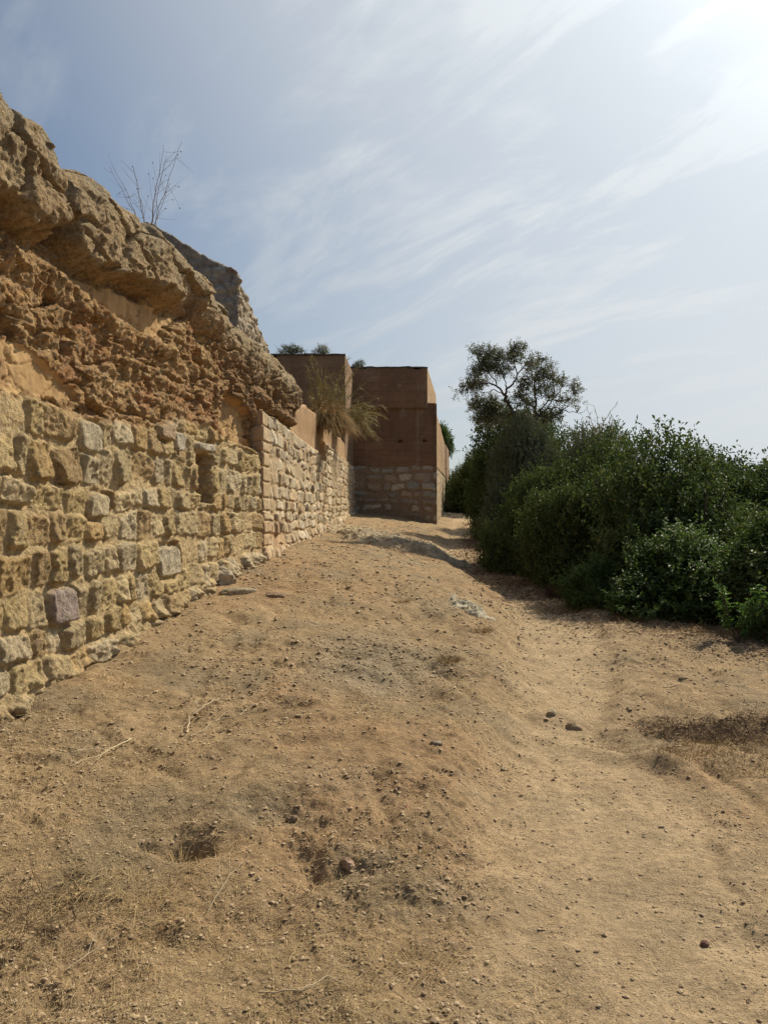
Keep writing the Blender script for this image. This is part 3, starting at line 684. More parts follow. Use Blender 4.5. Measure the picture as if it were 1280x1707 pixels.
# ------------------------------------------------------------------ rocks
def ico(sub):
    import bmesh
    bm = bmesh.new(); bmesh.ops.create_icosphere(bm, subdivisions=sub, radius=1)
    V = np.array([v.co[:] for v in bm.verts]); F = np.array([[v.index for v in f.verts] for f in bm.faces]); bm.free()
    return V, F
IC1, IC2, IC3, IC5 = ico(1), ico(2), ico(3), ico(6)
def rock(name, x, y, rx, ry, rz, label, cat='stone', rot=0., col=(.36, .28, .19), sink=.35, seed=0, res=IC3, amp=.22, group=None, flat=.0):
    v = res[0].copy(); r = 1+amp*fbm(v[:, 0]*1.3+seed*3.1, v[:, 1]*1.3+v[:, 2]*1.9, 4, seed+700, .6)
    q = np.sign(v)*np.abs(v)**.75
    v = (v*.5+q*.5)*r[:, None]
    if res is IC5:
        v[:, 2] += .22*np.abs(fbm(v[:, 0]*3.2+v[:, 2], v[:, 1]*6, 4, seed+720, .6))+.10*fbm(v[:, 0]*11, v[:, 1]*14, 3, seed+721)
    v = v*np.array([rx, ry, rz])
    c, s = math.cos(rot), math.sin(rot)
    v = np.stack([v[:, 0]*c-v[:, 1]*s, v[:, 0]*s+v[:, 1]*c, v[:, 2]], 1)
    gz = float(ground_z(np.array([x]), np.array([y]), False)[0])
    if res is IC5: v[:, 2] += ground_z(x+v[:, 0], y+v[:, 1], False)-gz
    cc = np.asarray(col)*(.85+.3*vnoise(v[:, 0]/rx*2, v[:, 1]/ry*2+v[:, 2]/rz, seed+9))[:, None]
    o = mesh_np(name, v, res[1], M_rock, None, cc, smooth=(res is IC5), loc=(x, y, gz+rz*(1-2*sink)*.5))
    return tag(o, label, cat, group)
def outcrop(name, x, y, rx, ry, h, label, rot=0., col=(.42, .34, .23), seed=0, n=150):
    u = np.linspace(-1.25, 1.25, n); A, B = np.meshgrid(u, u, indexing='ij')
    c, s = math.cos(rot), math.sin(rot); X = x+A*rx*c-B*ry*s; Y = y+A*rx*s+B*ry*c
    r = np.hypot(A, B)+.35*fbm(X*1.6, Y*1.6, 4, seed+800, .6)
    rg = 1-2*np.abs(fbm(X*2.2, Y*3.0, 4, seed+801, .55)); f1, f2, cid = worley(X*4.5, Y*6, seed+802); sc = np.clip(1.5/max(rx, ry), 1, 2.2)
    m = sst(1.05, .55, r)
    Z = ground_z(X, Y, False)-.03+h*m*(.45+.35*rg+.25*fbm(X*4, Y*5, 3, seed+803))+.05*m*np.clip(.5-f1, 0, 1)*cid+.022*m*fbm(X*16, Y*16, 3, seed+804, .6)-.05*m*sst(.15, .4, fbm(X*7*sc, Y*7*sc, 3, seed+805))
    Z = Z-.12*sst(.9, 1.2, np.maximum(np.abs(A), np.abs(B)))
    cc = lerp3(np.array(col)*.78, np.array(col)*1.12, sst(-.4, .4, fbm(X*5, Y*5, 4, seed+806, .6))); cc = lerp3(cc, (.33, .225, .13), sst(.5, .1, m)*.8)
    P = np.stack([X-x, Y-y, Z], -1).reshape(-1, 3)
    o = mesh_np(name, P, grid_faces(n, n), M_rock, None, cc.reshape(-1, 3), True, (x, y, 0))
    tag(o, label, 'rock')
outcrop('bedrock_outcrop', .45, 16.6, 1.25, 1.7, .24, 'long grey pitted bedrock outcrop on the slope before the tower', math.radians(25), (.38, .30, .20), 1)
outcrop('bedrock_outcrop', -.70, 18.8, .9, 1.7, .20, 'pale flat bedrock shelf at the foot of the pale wall, below the tower', math.radians(20), (.46, .36, .23), 2)
outcrop('bedrock_outcrop', .90, 8.9, .18, .8, .11, 'narrow whitish rock ridge beside the path, halfway up the slope', math.radians(12), (.48, .42, .31), 3)
outcrop('bedrock_outcrop', 3.2, 33.4, 1.2, 1.6, .22, 'sunlit rock shelf on the path beyond the tower corner', 0.2, (.46, .37, .25), 4)
rock('block', 3.05, 36.0, .42, .35, .42, 'squared grey block stacked beside the path beyond the tower, nearest the wall', 'stone block', .2, (.26, .24, .21), .3, 5, IC3, .12, 'blocks beyond the tower')
rock('block', 3.75, 35.6, .48, .35, .30, 'lower grey block under the dark bushes beyond the tower', 'stone block', .1, (.24, .22, .19), .3, 6, IC3, .12, 'blocks beyond the tower')
rock('block', 3.6, 37.2, .6, .35, .55, 'rearmost grey block in shade beyond the tower', 'stone block', .3, (.2, .19, .17), .3, 7, IC3, .12, 'blocks beyond the tower')
rock('footing_stone', -1.83, 9.25, .16, .13, .13, 'whitish knobbly stone fallen at the foot of the eroded wall', 'stone', 0, (.44, .37, .27), .25, 8, IC3, .3)
rock('footing_stone', -1.55, 8.8, .20, .08, .045, 'flat pale ledge stone in the soil beside the knobbly fallen stone', 'stone', .3, (.40, .32, .22), .35, 9, IC3, .3)
rock('footing_stone', -1.15, 8.75, .16, .08, .045, 'flat reddish ledge stone half buried in the slope near the wall foot', 'stone', -.1, (.31, .21, .14), .35, 10, IC3, .3)
rock('loose_stone', -.145, 3.30, .022, .042, .022, 'pinkish pointed stone on the lip of the scraped hollow', 'stone', .5, (.40, .27, .19), .3, 11, IC3, .3)
rock('loose_stone', -.40, 3.62, .026, .02, .016, 'small brown stone right of the burrow', 'stone', .2, (.27, .18, .12), .3, 12, IC2, .3)
rock('loose_stone', -1.6, 4.4, .05, .035, .02, 'flat tan stone lying between the wall and the burrow', 'stone', .8, (.38, .28, .18), .35, 13, IC2, .3)
rock('loose_stone', 1.27, 5.55, .06, .045, .035, 'rounded dusty stone at the left tip of the earth bank by the path', 'stone', .1, (.38, .27, .17), .35, 14, IC2, .3)
rock('loose_stone', 1.16, 5.72, .05, .035, .03, 'pale flat stone just behind the rounded dusty stone on the path', 'stone', 1.1, (.42, .33, .22), .35, 15, IC2, .3)
rock('loose_stone', 1.12, 2.9, .016, .014, .012, 'dark red stone on the path at the lower right', 'stone', .4, (.22, .12, .09), .25, 16, IC2, .3)
rock('loose_stone', .28, 4.45, .034, .022, .014, 'flat grey stone at the left edge of the path', 'stone', 0, (.34, .27, .2), .35, 17, IC2, .3)
rock('loose_stone', .10, 3.7, .02, .028, .017, 'reddish stone on the slope right of the scraped hollow', 'stone', .6, (.3, .16, .1), .3, 18, IC2, .3)
# ragged stones along the wall footings
fr = random.Random(5)

# ------------------------------------------------------------------ gravel and litter
def scatter(n, rng, y0, y1, p=1.0, ulo=-.5, uhi=.52):
    u = rng.rand(n); Y = y0*(y1/y0)**(u**p); U = ulo+(uhi-ulo)*rng.rand(n); X = U*Y
    ok = (X > wall_x(Y)+.06)
    return X[ok], Y[ok]
def build_gravel():
    rng = np.random.RandomState(77)
    X, Y = scatter(190000, rng, 2.15, 26, 1.15)
    dens = .25+.75*sst(-.15, .4, fbm(X*1.1, Y*1.1, 3, 33)+.5*fbm(X*4, Y*4, 3, 34)); xp = np.interp(Y, *XPK)
    onp = np.exp(-((X-xp)/.45)**2); dens = dens*(1-.62*onp)
    dens = np.minimum(dens, .8)*(1-.5*np.exp(-((X+1.1)/.6)**2-((Y-2.5)/.5)**2))+.5*np.exp(-((X+.05)/.6)**2-((Y-6.3)/.9)**2)
    k = rng.rand(len(X)) < dens; X = X[k]; Y = Y[k]; n = len(X)
    z = ground_z(X, Y)
    r = (.0018+.0065*rng.rand(n)**7.0)*np.clip(Y/4.0, .9, 3.2)*(.8+.7*rng.rand(n))
    r = np.minimum(r, .03)
    base = np.array([[1, 0, 0], [0, 1, 0], [-1, 0, 0], [0, -1, 0], [0, 0, 1], [.6, .6, .55], [-.6, .6, .55], [-.6, -.6, .55], [.6, -.6, .55], [0, 0, -.6]], float)
    Ft = np.array([[0, 5, 8], [5, 4, 8], [1, 6, 5], [6, 4, 5], [2, 7, 6], [7, 4, 6], [3, 8, 7], [8, 4, 7], [0, 1, 5], [1, 2, 6], [2, 3, 7], [3, 0, 8], [1, 0, 9], [2, 1, 9], [3, 2, 9], [0, 3, 9]])
    a = rng.rand(n)*6.283; c, s = np.cos(a), np.sin(a)
    P = base[None]*(1+.35*(rng.rand(n, 10, 3)-.5))
    P = P*np.stack([1+.5*rng.rand(n), .8+.3*rng.rand(n), .55+.35*rng.rand(n)], 1)[:, None, :]
    P = np.stack([P[..., 0]*c[:, None]-P[..., 1]*s[:, None], P[..., 0]*s[:, None]+P[..., 1]*c[:, None], P[..., 2]], -1)*r[:, None, None]
    P = P+np.stack([X, Y, z+r*.12], 1)[:, None, :]
    Fa = (Ft[None]+np.arange(n)[:, None, None]*10).reshape(-1, 3)
    tag(mesh_np('gravel', P.reshape(-1, 3), Fa, M_peb, None, None, smooth=False), kind='stuff')
build_gravel()
def ribbons(P0, D, L, W, rng, segs=4, curl=.3, droop=0.):
    """thin bent three-sided blades; P0, D (n,3); returns vertices, faces"""
    n = len(P0); t = np.linspace(0, 1, segs+1)
    B = rng.randn(n, 3)*curl; B -= (B*D).sum(1)[:, None]*D
    side = np.cross(D, np.array([0, 0, 1.0])+.3*rng.randn(n, 3)); side /= np.linalg.norm(side, axis=1)[:, None]+1e-9
    nor = np.cross(side, D)
    c = P0[:, None]+D[:, None]*(L[:, None]*t)[..., None]+B[:, None]*(L[:, None]*t**2)[..., None]*.6
    c[..., 2] -= droop*L[:, None]*t**2
    wv = (W[:, None]*(1-.75*t))[..., None]
    V = np.stack([c-side[:, None]*wv, c+side[:, None]*wv, c+nor[:, None]*wv*.9], 2)      # n, segs+1, 3, 3
    idx = np.arange(n)[:, None, None]*(segs+1)*3+np.arange(segs)[None, :, None]*3
    F = []
    for a, b in ((0, 1), (1, 2), (2, 0)):
        F.append(np.concatenate([idx+a, idx+b, idx+3+b, idx+3+a], -1).reshape(-1, 4))
    return V.reshape(-1, 3), np.concatenate(F)
def build_litter():
    rng = np.random.RandomState(99)
    X, Y = scatter(70000, rng, 2.15, 15, 1.1, -.5, .52)
    xp = np.interp(Y, *XPK)
    m = sst(-.1, .35, fbm(X*1.6+4, Y*1.6, 3, 88))*(X < xp-.3)*1.0+.06+.7*sst(.8, .3, np.hypot((X-2.1)/1.0, (Y-5.2)/.6))
    m = m*(1-.85*np.exp(-((X-xp)/.5)**2))
    m = m+.8*sst(.5, .2, np.hypot(X+.9, (Y-3.0)*.8))+.55*sst(1.8, .8, np.hypot(X+1.3, Y-3.0))
    k = rng.rand(len(X)) < m; X = X[k]; Y = Y[k]; n = len(X); z = ground_z(X, Y)
    a = rng.rand(n)*6.283; el = np.abs(rng.randn(n))*.22
    D = np.stack([np.cos(a)*np.cos(el), np.sin(a)*np.cos(el), np.sin(el)], 1)
    L = .015+.06*rng.rand(n)**2; W = (.0006+.0006*rng.rand(n))*np.clip(Y/3.5, 1, 2.5)
    V, F = ribbons(np.stack([X, Y, z+.004], 1), D, L, W, rng, 3, .35)
    tag(mesh_np('dry_grass_litter', V, F, M_straw, None, None), kind='stuff')
build_litter()
def build_leaf_litter():
    rng = np.random.RandomState(123); n = 26000
    Y = 7.3*(30/7.3)**rng.rand(n); bx = np.interp(Y, [7.3, 8, 9.4, 11, 13.4, 17, 28], [3.75, 3.3, 2.75, 2.35, 1.95, 2.15, 3.6])
    X = bx+np.abs(rng.randn(n))*.55*np.where(rng.rand(n) < .62, 1, -.75); Z = ground_z(X, Y)
    a = rng.rand(n)*6.283; D = np.stack([np.cos(a), np.sin(a), .25*rng.randn(n)], 1); D /= np.linalg.norm(D, axis=1)[:, None]
    N = np.stack([.35*rng.randn(n), .35*rng.randn(n), np.ones(n)], 1)
    S = np.cross(D, N); S /= np.linalg.norm(S, axis=1)[:, None]; L = (.02+.03*rng.rand(n))*np.clip(Y/10, .8, 2); P = np.stack([X, Y, Z+.004+.01*rng.rand(n)], 1)
    m = P+D*L[:, None]*.5; V = np.stack([P, m+S*L[:, None]*.28, P+D*L[:, None], m-S*L[:, None]*.28], 1).reshape(-1, 3)
    V[:, 2] = np.maximum(V[:, 2], ground_z(V[:, 0], V[:, 1])+.003)
    tag(mesh_np('leaf_litter', V, np.arange(4*n).reshape(n, 4), mat_plain('fallen leaves', (.13, .075, .04), (.36, .24, .13), 6), None, None, smooth=False), kind='stuff')
build_leaf_litter()
def gzs(x, y): return float(ground_z(np.array([float(x)]), np.array([float(y)]))[0])
def tuft(name, x, y, z, n, L, spread, up, mat, label, cat, seed, W=.0012, droop=.5, curl=.4, base=.05, group=None, lean=(0, 0), segs=5, flatmat=False, onground=False):
    rng = np.random.RandomState(seed)
    a = rng.rand(n)*6.283; s = spread*np.sqrt(rng.rand(n))
    D = np.stack([np.cos(a)*s+lean[0], np.sin(a)*s+lean[1], up*(.6+.6*rng.rand(n))], 1); D /= np.linalg.norm(D, axis=1)[:, None]
    a2 = rng.rand(n)*6.283 if flatmat else a; rb = base*np.sqrt(rng.rand(n)); px0, py0 = np.cos(a2)*rb*(1.5 if flatmat else 1), np.sin(a2)*rb*(.8 if flatmat else 1)
    P = np.stack([px0, py0, (ground_z(x+px0, y+py0)-z if onground else 0*a)], 1)
    V, F = ribbons(P, D, L*(.45+.65*rng.rand(n)), W*(.7+.6*rng.rand(n)), rng, segs, curl, droop)
    o = mesh_np(name, V, F, mat, None, None, loc=(x, y, z))
    return tag(o, label, cat, group)
# withered plants on the slope
tuft('withered_grass_clump', -1.02, 3.02, gzs(-1.02, 3.02), 420, .13, 1.0, .3, M_straw, 'withered straw clump lying just below the burrow', 'dry grass', 1, .0011, .3, .7, .17, flatmat=True, onground=True)
tuft('withered_grass_clump', -.78, 2.86, gzs(-.78, 2.86), 90, .14, 1.0, .45, M_straw, 'thin straw wisps below and right of the burrow', 'dry grass', 2, .0011, .3, .5, .13, flatmat=True, onground=True)
tuft('withered_grass_clump', -.80, 3.27, gzs(-.80, 3.26), 50, .09, .6, 1.0, M_straw, 'short straw stalks standing at the front lip of the burrow', 'dry grass', 3, .0010, .1, .2, .07)
tuft('withered_grass_clump', -1.5, 2.85, gzs(-1.5, 2.85), 260, .22, 1.0, .5, M_dark, 'dark withered weed patch at the lower left edge', 'dry grass', 4, .0014, .3, .6, .32, flatmat=True, onground=True)
tuft('withered_grass_clump', 2.35, 5.25, gzs(2.35, 5.25), 1700, .15, 1.0, .25, M_dark, 'large dark brown withered weed patch in the hollow right of the path', 'dry grass', 5, .0020, .35, .7, .42, flatmat=True, onground=True)
tuft('withered_grass_clump', 1.95, 5.45, gzs(1.95, 5.45), 420, .12, 1.0, .2, M_dark, 'small dark weed patch left of the large one in the hollow', 'dry grass', 6, .0018, .35, .7, .24, flatmat=True, onground=True)
tuft('withered_grass_clump', 2.15, 4.75, gzs(2.15, 4.75), 1500, .07, .9, .6, M_dry, 'orange dry grass in front of the dark weed patch', 'dry grass', 7, .0014, .3, .5, .40, flatmat=True, onground=True)
tuft('withered_grass_clump', 1.75, 5.1, gzs(1.75, 5.1), 260, .07, .9, .6, M_dry, 'sparse orange grass blades on the near side of the hollow', 'dry grass', 8, .0013, .3, .5, .34, flatmat=True, onground=True)
tuft('withered_grass_clump', .50, 6.4, gzs(.50, 6.4), 170, .12, .9, .7, M_dry, 'golden dry tuft on the bank left of the narrowest path', 'dry grass', 9, .0015, .3, .5, .07)
tuft('withered_grass_clump', .88, 7.4, gzs(.88, 7.4), 130, .12, .9, .7, M_dry, 'brown dry tuft on the bank below the whitish rock ridge', 'dry grass', 10, .0018, .3, .5, .08)
tuft('withered_grass_clump', .2, 8.6, gzs(.2, 8.6), 60, .08, .9, .7, M_dry, 'small rusty tuft in the middle of the upper slope', 'dry grass', 11, .002, .3, .5, .05)
tuft('withered_grass_clump', .12, 2.72, gzs(.12, 2.72), 110, .09, .8, .8, M_straw, 'short straw tuft at the bottom of the slope near the path', 'dry grass', 12, .001, .2, .4, .10)
tuft('withered_grass_clump', -.55, 5.2, gzs(-.55, 5.2), 160, .10, 1.0, .4, M_dark, 'brown weed clump with bleached twigs on the left slope', 'dry grass', 13, .0015, .3, .6, .10)
tuft('withered_grass_clump', -.2, 5.4, gzs(-.2, 5.4), 160, .08, 1.0, .3, M_straw, 'flat straw mat right of the brown weed clump', 'dry grass', 14, .0012, .3, .6, .16)
def twig(name, pts, r, label, seed):
    rng = random.Random(seed); b = Bag()
    P = [(x, y, gzs(x, y)+h) for x, y, h in pts]; P = np.array(P); o = P[0].copy(); P = P-o
    t = np.linspace(0, len(P)-1, len(P)*4); Q = np.stack([np.interp(t, range(len(P)), P[:, i]) for i in range(3)], 1)
    Q[1:-1] += np.random.RandomState(seed).randn(len(Q)-2, 3)*r*.9
    b.add(*tube(Q, np.linspace(r, r*.4, len(Q)), 5))
    for k in (len(Q)//3, len(Q)//2):
        d = Q[min(k+3, len(Q)-1)]-Q[k]; e = np.array([d[1], -d[0], abs(d[2])+.02])*(1 if rng.random() < .5 else -1); e[2] = abs(e[2])
        b.add(*tube([Q[k], Q[k]+.5*(d+e), Q[k]+d*1.1+e*.9], [r*.6, r*.45, r*.25], 4))
    ob = b.build(name, M_twig, None, True, tuple(o)); tag(ob, label, 'twig')
twig('dry_twig', [(-1.13, 4.75, .01), (-1.16, 4.95, .05), (-1.1, 5.1, .03), (-1.05, 5.3, .02)], .005, 'forked bleached twig standing up from the left slope', 1)
twig('dry_twig', [(-1.1, 4.72, .01), (-.98, 4.88, .05), (-.78, 4.98, .04), (-.62, 4.97, .06)], .0045, 'long arched bleached twig over the brown weed clump', 2)
twig('dry_twig', [(-1.4, 4.6, .01), (-1.45, 4.3, .03), (-1.55, 4.1, .02)], .004, 'thin pale twig lying toward the wall on the left slope', 3)
twig('dry_twig', [(-.38, 2.52, .01), (-.25, 2.50, .02), (-.17, 2.56, .03), (-.10, 2.55, .01)], .003, 'pale curved twig lying at the bottom edge of the slope', 4)
twig('dry_twig', [(-.62, 2.92, .01), (-.57, 3.05, .05), (-.52, 3.15, .08)], .002, 'single pale stalk leaning up to the right below the burrow', 5)
twig('dry_twig', [(-1.0, 2.62, .01), (-.94, 2.70, .03), (-.88, 2.76, .05)], .0022, 'short pale stalk on the soil at the lower left', 6)
twig('dry_twig', [(2.05, 6.1, .01), (2.12, 6.12, .02), (2.22, 6.2, .01)], .005, 'short whitish stick lying behind the dark weed patch', 7)

# ------------------------------------------------------------------ leaves
def leaf_mesh(P, D, N, L, W):
    """folded leaves: P base, D axis, N normal; L, W sizes"""
    S = np.cross(D, N); S /= np.linalg.norm(S, axis=1)[:, None]+1e-9; N2 = np.cross(S, D)
    L = L[:, None]; W = W[:, None]
    m = P+D*L*.5
    V = np.stack([P, m+S*W+N2*W*.35, P+D*L-N2*L*.12, m-S*W+N2*W*.35], 1).reshape(-1, 3)
    i = np.arange(len(P))[:, None]*4
    F = np.concatenate([i+np.array([[0, 1, 2]]), i+np.array([[0, 2, 3]])], 0)
    return V, F
def unit(v): return v/(np.linalg.norm(v, axis=-1, keepdims=True)+1e-9)
def sprigs(P, D, rng, nl, slen, L, W):
    n = len(P); t = np.tile(np.linspace(.1, 1, nl), (n, 1))+.05*rng.rand(n, nl)
    base = P[:, None]+D[:, None]*(slen[:, None]*t)[..., None]
    side = unit(np.cross(D, rng.randn(n, 3)))
    up = np.cross(side, D)
    ang = np.arange(nl)*2.4
    rd = side[:, None]*np.cos(ang)[None, :, None]+up[:, None]*np.sin(ang)[None, :, None]
    LD = unit(rd*1.0+D[:, None]*.75+.35*rng.randn(n, nl, 3))
    NN = unit(D[:, None]*.8-rd*.4+np.array([0, 0, .8])+.45*rng.randn(n, nl, 3))
    k = n*nl
    return leaf_mesh(base.reshape(k, 3), LD.reshape(k, 3), NN.reshape(k, 3), L*(.7+.6*rng.rand(k)), W*(.7+.6*rng.rand(k)))
def crown_mesh(name, seed, nlobe, nspr, nl, L, W, slen, mat, flat=1.0, squash=.9, inner=.2, lobe=(.26, .46)):
    """unit shrub crown: radius about 1, height about 1.6, standing on z = 0"""
    rng = np.random.RandomState(seed)
    c = []; r = []
    while len(c) < nlobe:
        p = rng.rand(3)*2-1; p[2] = abs(p[2])
        q = np.linalg.norm(p)
        if q < .78: c.append(p*np.array([1, 1, 1.35])+np.array([0, 0, .12])); r.append(lobe[0]+(lobe[1]-lobe[0])*rng.rand())
    c = np.array(c); r = np.array(r)
    li = rng.choice(nlobe, nspr, p=r**2/(r**2).sum()); d = unit(rng.randn(nspr, 3)); rad = r[li]*(.80+.24*rng.rand(nspr))
    inn = rng.rand(nspr) < inner; rad = np.where(inn, rad*.6, rad)
    P = c[li]+d*rad[:, None]
    hid = np.zeros(nspr, bool)
    for j in range(nlobe): hid |= (np.linalg.norm(P-c[j], axis=1) < r[j]*.72) & (li != j)
    k = (~hid | inn) & (P[:, 2] > .0); P = P[k]; d = d[k]
    # shoots that stick out of the outline
    D = unit(d*.7+unit(P-np.array([0, 0, .4]))*.35+np.array([0, 0, .45])+.45*rng.randn(len(P), 3))
    out = rng.rand(len(P)) < .15
    sl = slen*(.7+.6*rng.rand(len(P))); sl = np.where(out, sl*1.8, sl); P = P+np.where(out, .015, 0)[:, None]*unit(P)
    V, F = sprigs(P, D, rng, nl, sl, L, W)
    me = mesh_np(name, V, F, mat, None, None, smooth=False)
    return me
def stems_mesh(name, seed, n=7, r=.03):
    rng = np.random.RandomState(seed); b = Bag()
    for i in range(n):
        a = rng.rand()*6.28; k = .35+.45*rng.rand(); h = .6+.5*rng.rand()
        pts = np.array([[0.05*math.cos(a), .05*math.sin(a), -.1], [k*.3*math.cos(a), k*.3*math.sin(a), h*.35], [k*.7*math.cos(a+.2), k*.7*math.sin(a+.2), h*.7], [k*math.cos(a), k*math.sin(a), h]])
        b.add(*tube(pts, [r, r*.8, r*.5, r*.2], 6))
    return b.build(name, M_bark)
PROTO = []
for i, (sd_, nlb) in enumerate(((1, 26), (2, 30), (3, 24))):
    cm_ = crown_mesh('foliage', sd_, nlb, 9500, 9, .050, .014, .15, M_leaf)
    st_ = stems_mesh('stems', sd_+50)
    PROTO.append((cm_.data, st_.data)); bpy.data.objects.remove(cm_); bpy.data.objects.remove(st_)
cm_ = crown_mesh('foliage', 9, 22, 5200, 9, .066, .019, .20, M_leaf2, lobe=(.22, .36)); PROTO.append((cm_.data, PROTO[0][1])); bpy.data.objects.remove(cm_)
cm_ = crown_mesh('foliage', 14, 30, 8500, 10, .060, .0095, .16, M_olive, lobe=(.2, .36)); PROTO.append((cm_.data, PROTO[1][1])); bpy.data.objects.remove(cm_)
cm_ = crown_mesh('foliage', 15, 10, 500, 8, .16, .045, .30, M_leaf2, lobe=(.2, .4)); PROTO.append((cm_.data, PROTO[1][1])); bpy.data.objects.remove(cm_)
cm_ = crown_mesh('foliage', 16, 10, 330, 8, .15, .03, .30, M_olive, lobe=(.2, .4)); PROTO.append((cm_.data, PROTO[1][1])); bpy.data.objects.remove(cm_)
def shrub(name, var, x, y, rx, ry, h, rz, label, cat='shrub', group='dark bushes right of the path', z=None, dz=-.05):
    zz_ = (float(ground_z(np.array([x]), np.array([y]), False)[0]) if z is None else z)+dz
    r = empty(name, (x, y, zz_), rz); r.scale = (rx, ry, h/1.6)
    tag(r, label, cat, group)
    for me, nm in zip(PROTO[var], ('foliage', 'stems')):
        o = bpy.data.objects.new(nm, me); COL.objects.link(o); o.parent = r
    return r
shrub('mastic_shrub', 0, 4.95, 9.1, 1.15, 1.1, 1.55, .3, 'dark bush nearest the camera, cut off by the right edge')
shrub('mastic_shrub', 3, 3.55, 10.1, 1.05, .75, 1.15, 1.1, 'lighter green low bush leaning over the right side of the path')
shrub('mastic_shrub', 1, 3.95, 11.6, 1.35, 1.3, 2.55, 2.2, 'large dark bush rising behind the lighter green low bush')
shrub('mastic_shrub', 2, 2.95, 12.9, .80, .9, 1.9, .9, 'dark bush left of the lighter green low bush')
shrub('mastic_shrub', 0, 2.98, 14.9, .75, 1.1, 2.05, 4.2, 'dark bush bulging furthest left over the path')
shrub('mastic_shrub', 1, 4.1, 14.6, 1.3, 1.3, 2.65, 5.2, 'tall bush behind the second row, right of the leafy tree')
shrub('mastic_shrub', 2, 5.7, 13.4, 1.4, 1.4, 2.5, 3.3, 'broad bush forming the skyline toward the right edge')
shrub('mastic_shrub', 0, 7.4, 15.2, 1.6, 1.5, 2.35, 1.3, 'far bush on the skyline at the right edge')
shrub('mastic_shrub', 3, 2.75, 10.7, .45, .5, .70, 2.0, 'small green bush between the lighter low bush and the shaded path')
shrub('mastic_shrub', 3, 4.3, 9.3, .62, .5, 1.25, 4.0, 'mid green bush right of the lighter low bush, behind the sapling')
shrub('mastic_shrub', 1, 4.15, 8.1, .62, .5, .95, 1.0, 'very dark low bush near the right edge beside the bright green sapling')
shrub('wild_olive_bush', 4, 3.0, 17.1, 1.1, .75, 3.35, .5, 'grey green bush mass under the left half of the open tree')
shrub('wild_olive_bush', 4, 4.3, 17.0, 1.2, .75, 3.2, 2.5, 'grey green bush mass under the right half of the open tree')
shrub('mastic_shrub', 0, 3.8, 23.5, 1.5, 1.6, 3.9, 1.9, 'dark bush behind the trees, facing the tower')
shrub('mastic_shrub', 2, 4.95, 28.5, 1.45, 1.8, 4.3, .2, 'blackish bush closing the gap beyond the tower')
shrub('mastic_shrub', 1, 5.6, 22, 1.9, 1.8, 3.2, 4.0, 'distant dark bush behind the right half of the open tree')
shrub('mastic_shrub', 2, 4.75, 37.5, 2.5, 1.8, 2.75, 2.0, 'farthest dark bush above the stacked blocks')
shrub('mastic_shrub', 0, 4.0, 35.0, 1.2, 1.2, 2.75, 3.0, 'dark bush touching the skyline gap right beside the tower flank')
shrub('wall_plant', 6, -2.75, 24.95, .42, .2, .40, 0, 'small green bush on the far left of the earth block top', 'plant', 'small greenery on the walls', z=6.3, dz=0)
shrub('wall_plant', 6, -1.85, 24.95, .36, .2, .38, 1, 'small dark green bush in the middle of the earth block top', 'plant', 'small greenery on the walls', z=6.3, dz=0)
shrub('wall_plant', 6, -.88, 28.2, .28, .2, .36, 2, 'thin grey tuft on the tower top beside the earth block', 'plant', 'small greenery on the walls', z=6.48, dz=0)

def bare_branch(x, y, z, L, lean, label, seed):
    rng = np.random.RandomState(seed); b = Bag()
    for i in range(4):
        d = unit(np.array([lean+.35*rng.randn(), .3*rng.randn(), 1.0])); l = L*(.6+.5*rng.rand()); t = np.linspace(0, 1, 8)[:, None]
        q = d*l*t+rng.randn(3)*.15*l*t**2+np.concatenate([np.zeros((1, 3)), rng.randn(7, 3)*.012]); b.add(*tube(q, np.linspace(.009, .003, 8), 4))
        for k in range(2, 8):
            e = unit(d+.9*rng.randn(3))*l*(.10+.16*rng.rand()); b.add(*tube([q[k], q[k]+e*.5+rng.randn(3)*.01, q[k]+e], [.004, .003, .0015], 3))
    tag(b.build('bare_branch', M_twig, None, True, (x, y, z)), label, 'branch')
bare_branch(4.2, 16.4, 3.1, .8, .3, 'bare twigs on the skyline right of the open tree', 2)
def small_tree():
    x, y, z = 3.0, 44.0, 1.9
    r = empty('small_tree', (x, y, z)); b = Bag()
    b.add(*tube([[0, 0, -.2], [.05, 0, 1.6], [0, .05, 3.0], [.1, 0, 3.9]], [.16, .12, .09, .05], 8)); b.build('trunk', M_bark, r)
    o = bpy.data.objects.new('crown', PROTO[5][0]); COL.objects.link(o); o.parent = r; o.location = (0, 0, 2.75); o.scale = (.62, .62, 1.0)
    o = bpy.data.objects.new('crown', PROTO[0][0]); COL.objects.link(o); o.parent = r; o.location = (0, 0, 2.85); o.scale = (.58, .58, .95)
    tag(r, 'round green tree top peeking over the flank of the brown tower', 'tree')
small_tree()

